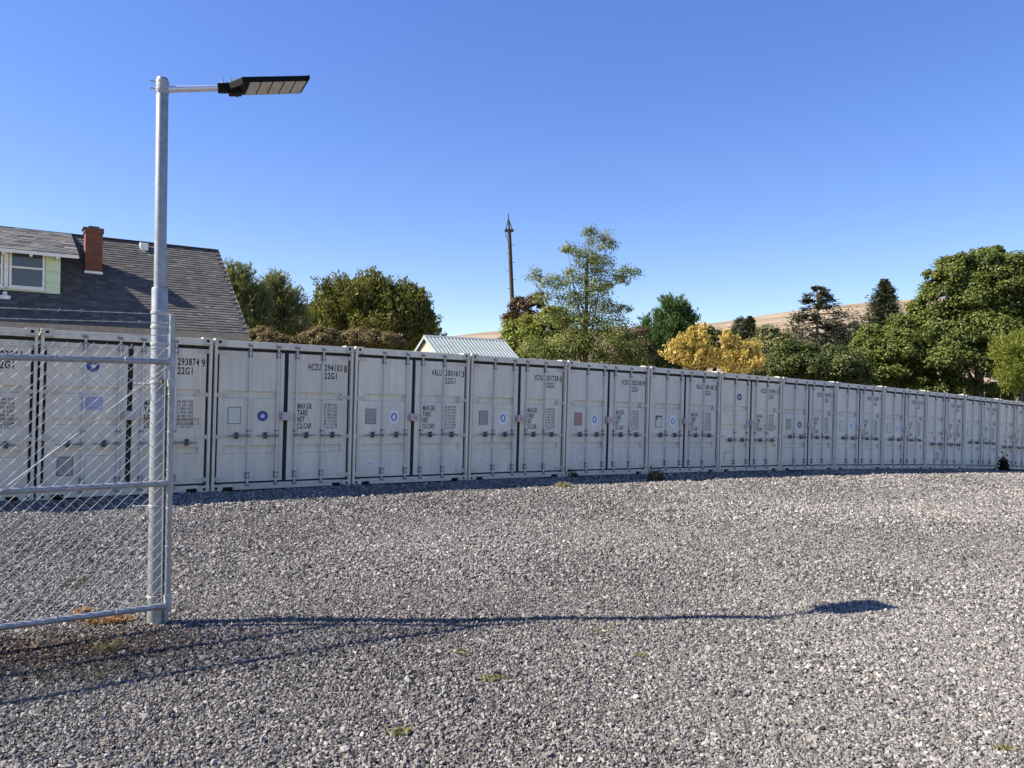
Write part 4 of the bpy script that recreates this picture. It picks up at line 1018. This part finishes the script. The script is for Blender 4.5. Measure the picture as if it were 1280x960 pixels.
for (u, v, r_, lb) in ((1052, 416, 7, 'tiny far grey tree just right of the open pine'), (1066, 414, 8, 'tiny far grey tree left of the pointed spruce'), (925, 408, 8, 'tiny far dark tree left of the small spruce')):
    leafy_tree('far_tree', lb, 'tree', [(u, v, r_, 12), (u, v + 14, r_ * 1.4, 14)], 150, 'needle', u, 2.6, 6, 'far trees below the hill', r0=.2)
leafy_tree('maple_tree', 'olive-green round tree below the open pine', 'tree', [(985, 446, 24, 20), (1012, 450, 26, 20), (1042, 450, 24, 18), (1000, 460, 44, 22), (1050, 460, 36, 22)], 40, 'dark', 1012, 3.6, 7, TG)
leafy_tree('maple_tree', 'dense green maple in front of the pointed spruce', 'tree', [(1124, 416, 22, 20), (1150, 396, 18, 20), (1092, 424, 18, 18), (1122, 436, 36, 26), (1145, 420, 20, 24), (1085, 446, 26, 24), (1110, 462, 44, 26), (1150, 452, 30, 30)], 42, 'maple', 1116, 3.8, 7.5, TG)
leafy_tree('maple_tree', 'largest green maple, filling the right edge of the picture', 'tree', [(1198, 342, 26, 24), (1232, 330, 28, 20), (1262, 340, 28, 24), (1166, 348, 12, 11), (1180, 374, 28, 26), (1218, 372, 34, 32), (1262, 376, 36, 32), (1300, 370, 34, 40), (1190, 412, 34, 30), (1232, 418, 40, 32), (1180, 450, 36, 30), (1222, 460, 40, 30), (1275, 430, 40, 40), (1243, 316, 12, 9), (1225, 398, 44, 30), (1205, 440, 44, 34), (1255, 440, 40, 30), (1240, 355, 36, 24)], 41, 'maple', 1225, 3.8, 7.5, TG, r0=.28)
leafy_tree('feathery_shrub', 'light green feathery bush above the far right containers', 'shrub', [(1272, 450, 26, 26), (1282, 470, 34, 30), (1300, 450, 28, 34)], 36, 'lime', 1278, 2.6, 8, None, feather=True, r0=.08)

# ------------------------------------------------------------------ loose gravel
def stone_mat():
    m, t, b = mat_new('crushed_stone')
    a = nd(t, 'ShaderNodeAttribute'); a.attribute_name = 'tint'; a.attribute_type = 'INSTANCER'
    rp = ramp(t, [(0, (0.041, 0.038, 0.036)), (.3, (0.107, 0.100, 0.092)), (.6, (0.209, 0.195, 0.177)), (.85, (0.326, 0.305, 0.274)), (1, (0.469, 0.433, 0.381))])
    t.links.new(a.outputs['Fac'], rp.inputs['Fac']); t.links.new(rp.outputs[0], b.inputs['Base Color'])
    b.inputs['Roughness'].default_value = .9; b.inputs['Specular IOR Level'].default_value = .12
    return m
M['stone'] = stone_mat()
def gravel():
    pts, sc = [], []
    def band(y0, y1, dens, size, jitter=.30):
        n = int(dens * .75 * (y1 * y1 - y0 * y0) * 2)
        y = np.sqrt(rng.uniform(y0 * y0, y1 * y1, n)); x = y * rng.uniform(-.76, .76, n)
        t = (x - B1[0]) * N[0] + (y - B1[1]) * N[1]
        nz = np.sin(.9 * x + .5 * y) * np.sin(.55 * x - .8 * y + 1.3) + .6 * np.sin(2.3 * x + 1.1 * y + .4)
        keep = (t > .02) & (rng.uniform(0, 1, n) < np.clip(.80 + .25 * nz, .3, 1))
        x, y = x[keep], y[keep]; s = size * np.exp(rng.normal(0, jitter, len(x)))
        z = gz(x, y) + bumps(x, y) + s * .28
        pts.append(np.stack([x, y, z], 1)); sc.append(s)
    band(2.3, 4.6, 5200, .0071, .34); band(4.6, 7.2, 3300, .0084, .32); band(7.2, 11, 1500, .0112); band(11, 17, 560, .0155); band(17, 27, 200, .020)
    band(2.3, 7, 50, .0135, .2)
    P = np.concatenate(pts); S = np.concatenate(sc); n = len(P)
    ss_ = (P[:, 0] - B1[0]) * D[0] + (P[:, 1] - B1[1]) * D[1]; tt_ = (P[:, 0] - B1[0]) * N[0] + (P[:, 1] - B1[1]) * N[1]
    lane = .07 * np.sin(tt_ * 1.25 + .5 * np.sin(ss_ * .35) + .6) + .05 * np.sin(ss_ * .8 + 1.7 * np.sin(tt_ * .5)) + .004 * (ss_ - 2)
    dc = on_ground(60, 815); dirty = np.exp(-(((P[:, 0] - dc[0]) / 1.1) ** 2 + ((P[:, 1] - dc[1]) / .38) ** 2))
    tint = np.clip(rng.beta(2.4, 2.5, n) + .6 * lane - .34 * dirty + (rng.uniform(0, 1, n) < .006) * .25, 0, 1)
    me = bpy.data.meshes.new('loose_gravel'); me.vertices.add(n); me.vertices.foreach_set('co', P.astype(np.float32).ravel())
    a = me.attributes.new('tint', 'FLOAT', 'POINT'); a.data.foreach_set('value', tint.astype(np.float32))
    sv = S[:, None] * np.stack([rng.uniform(.8, 1.5, n), rng.uniform(.7, 1.15, n), rng.uniform(.48, .85, n)], 1)
    a = me.attributes.new('stone_scale', 'FLOAT_VECTOR', 'POINT'); a.data.foreach_set('vector', sv.astype(np.float32).ravel())
    rv = np.stack([rng.normal(0, .75, n), rng.normal(0, .75, n), rng.uniform(0, 6.283, n)], 1)
    a = me.attributes.new('stone_rot', 'FLOAT_VECTOR', 'POINT'); a.data.foreach_set('vector', rv.astype(np.float32).ravel())
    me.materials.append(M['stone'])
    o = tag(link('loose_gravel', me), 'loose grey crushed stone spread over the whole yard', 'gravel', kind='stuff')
    g = bpy.data.node_groups.new('scatter_stones', 'GeometryNodeTree')
    g.interface.new_socket('Geometry', in_out='INPUT', socket_type='NodeSocketGeometry'); g.interface.new_socket('Geometry', in_out='OUTPUT', socket_type='NodeSocketGeometry')
    A = g.nodes.new; Lk = g.links.new
    gi = A('NodeGroupInput'); go = A('NodeGroupOutput'); mp = A('GeometryNodeMeshToPoints'); ip = A('GeometryNodeInstanceOnPoints')
    g2i = A('GeometryNodeGeometryToInstance')
    for k in range(8):
        ic = A('GeometryNodeMeshIcoSphere'); ic.inputs['Radius'].default_value = 1.0; ic.inputs['Subdivisions'].default_value = 1
        sp = A('GeometryNodeSetPosition'); rn = A('FunctionNodeRandomValue'); rn.data_type = 'FLOAT_VECTOR'
        rn.inputs[0].default_value = (-.38,) * 3; rn.inputs[1].default_value = (.38,) * 3; rn.inputs['Seed'].default_value = 11 + k * 7
        sm = A('GeometryNodeSetMaterial'); sm.inputs['Material'].default_value = M['stone']
        ss = A('GeometryNodeSetShadeSmooth'); ss.inputs['Shade Smooth'].default_value = False
        Lk(ic.outputs['Mesh'], sp.inputs['Geometry']); Lk(rn.outputs[0], sp.inputs['Offset']); Lk(sp.outputs[0], sm.inputs['Geometry']); Lk(sm.outputs[0], ss.inputs['Geometry']); Lk(ss.outputs[0], g2i.inputs[0])
    na = A('GeometryNodeInputNamedAttribute'); na.data_type = 'FLOAT_VECTOR'; na.inputs['Name'].default_value = 'stone_scale'
    nb = A('GeometryNodeInputNamedAttribute'); nb.data_type = 'FLOAT_VECTOR'; nb.inputs['Name'].default_value = 'stone_rot'
    er = A('FunctionNodeEulerToRotation'); ri = A('FunctionNodeRandomValue'); ri.data_type = 'INT'
    [s for s in ri.inputs if s.name == 'Max' and s.type == 'INT'][0].default_value = 7
    Lk(gi.outputs[0], mp.inputs['Mesh']); Lk(mp.outputs[0], ip.inputs['Points']); Lk(g2i.outputs[0], ip.inputs['Instance']); ip.inputs['Pick Instance'].default_value = True
    Lk([s for s in ri.outputs if s.type == 'INT'][0], ip.inputs['Instance Index'])
    Lk(na.outputs[0], ip.inputs['Scale']); Lk(nb.outputs[0], er.inputs[0]); Lk(er.outputs[0], ip.inputs['Rotation']); Lk(ip.outputs[0], go.inputs[0])
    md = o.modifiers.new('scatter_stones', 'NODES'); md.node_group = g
    print('stones', n)
gravel()

# ------------------------------------------------------------------ weeds
WM = {
 'dry': leafmat('weed_dry_orange', [(0, (.16, .09, .05)), (.6, (.36, .21, .12)), (1, (.50, .34, .21))]),
 'green': leafmat('weed_green', [(0, (.04, .05, .025)), (.6, (.09, .10, .05)), (1, (.18, .18, .10))]),
 'yellow': leafmat('weed_yellow', [(0, (.12, .11, .06)), (.6, (.24, .22, .11)), (1, (.36, .34, .19))]),
 'dark': leafmat('weed_dark', [(0, (.012, .02, .008)), (.6, (.03, .04, .016)), (1, (.06, .07, .03))]),
}
def weed(label, u, v, rx, ry, h, n, mat, leaf=(.05, .010), name='weed', upright=.6, group='weeds in the gravel', cat='weed'):
    p = on_ground(u, v); root = empty(name, p); tag(root, label, cat, group)
    a = rng.uniform(0, 6.283, n); q = np.sqrt(rng.uniform(0, 1, n)); x = q * np.cos(a) * rx; y = q * np.sin(a) * ry
    lumps = np.stack([np.sqrt(rng.uniform(0, 1, 9)) * rx * np.cos(np.arange(9) * 2.4), np.sqrt(rng.uniform(0, 1, 9)) * ry * np.sin(np.arange(9) * 2.4)], 1)
    li = rng.integers(0, 9, n); x = x * .35 + lumps[li, 0] * .8; y = y * .35 + lumps[li, 1] * .8
    hh = rng.uniform(0, 1, n) ** 1.3 * h * (1.05 - .6 * q)
    z = gz(p[0] + x, p[1] + y) + bumps(p[0] + x, p[1] + y) - p[2] + hh + .008
    P = np.stack([x, y, z], 1)
    dr = unit(np.stack([np.cos(a), np.sin(a), np.full(n, upright)], 1) + rng.normal(size=(n, 3)) * .5)
    nr = unit(rng.normal(size=(n, 3)) + V3(0, 0, .6))
    V, Fq, T = leaf_quads(P, nr, leaf[0] * rng.uniform(.5, 1.4, n), leaf[1] * rng.uniform(.7, 1.3, n), np.clip(rng.uniform(0, 1, n), 0, 1), direction=dr)
    link('leaves', np_mesh('leaves', V, Fq, WM[mat], T), root)
    st = MB()
    for i in range(9):
        e = V3(lumps[i, 0] * .9, lumps[i, 1] * .9, h * rng.uniform(.5, 1)); st.tube([(lumps[i, 0] * .5, lumps[i, 1] * .5, -.02), tuple(e)], [.0035, .0015], 4, caps=False)
    st.build('stems', WM[mat], root, fix=False)
    return root
weed('clump of dry orange-brown weeds lying under the bottom rail of the gate', 132, 778, .20, .10, .055, 1500, 'dry', (.045, .010))
weed('small dry orange-brown tuft behind the bottom rail of the gate', 103, 768, .08, .06, .05, 350, 'dry', (.045, .010))
weed('faint green weed patch on the gravel behind the gate', 97, 730, .16, .22, .02, 160, 'green', (.04, .010))
weed('green-grey weed patch in the gate shadow, bottom left', 85, 845, .34, .14, .04, 200, 'green', (.06, .004), upright=1.2)
weed('thin dry grass tuft in the gate shadow, right of the green patch', 133, 815, .10, .05, .11, 120, 'yellow', (.10, .004), upright=2.0)
weed('yellow-green weed nearest the picture bottom, left of centre', 498, 916, .07, .05, .02, 220, 'yellow', (.025, .009))
weed('yellow weed cluster on the gravel below the pole shadow, centre', 617, 850, .10, .07, .02, 240, 'yellow', (.025, .009))
weed('faint yellow weed just below the merging shadow lines', 574, 816, .08, .05, .015, 120, 'yellow', (.025, .008))
weed('small yellow weed right of centre below the pole shadow', 800, 821, .07, .05, .015, 120, 'yellow', (.025, .008))
weed('small yellow weed just under the shadow, right of the merging point', 752, 790, .08, .08, .015, 110, 'yellow', (.025, .008))
weed('pale yellow weed at the bottom right corner', 1256, 938, .07, .05, .015, 150, 'yellow', (.025, .009))
weed('green weed at the foot of the containers below the fourth grey one', 704, 609, .20, .25, .10, 420, 'yellow', (.08, .02))
weed('leafy green weed between two containers in the middle of the row', 708, 596, .22, .10, .22, 420, 'green', (.09, .02), upright=1.3)
weed('sparse upright weed with thin stems at the container feet, right of centre', 819, 601, .22, .15, .34, 380, 'green', (.10, .018), upright=1.8)
weed('tall dark leafy weed growing against the containers at the right edge', 1254, 588.5, .22, .12, .72, 130, 'dark', (.20, .08), upright=1.0)

# ------------------------------------------------------------------ fallen leaves and soil crumbs caught under the gate
def litter():
    n = 4500; c = on_ground(70, 812)
    x = c[0] + rng.normal(0, .55, n); y = c[1] + rng.normal(0, .24, n) + (x - c[0]) * .25
    P = np.stack([x, y, gz(x, y) + bumps(x, y) + rng.uniform(.006, .016, n)], 1)
    nr = unit(V3(0, 0, 1) + rng.normal(size=(n, 3)) * .45)
    V, Fq, T = leaf_quads(P, nr, .024 * rng.uniform(.5, 1.4, n), .014 * rng.uniform(.6, 1.3, n), rng.uniform(0, 1, n), fold=.15)
    m = leafmat('leaf_litter', [(0, (.030, .020, .014)), (.6, (.085, .052, .034)), (1, (.17, .12, .08))], .1)
    tag(link('leaf_litter', np_mesh('leaf_litter', V, Fq, m, T)), 'scattered dark brown leaf litter on the gravel in front of the gate', 'leaf litter', kind='stuff')
litter()
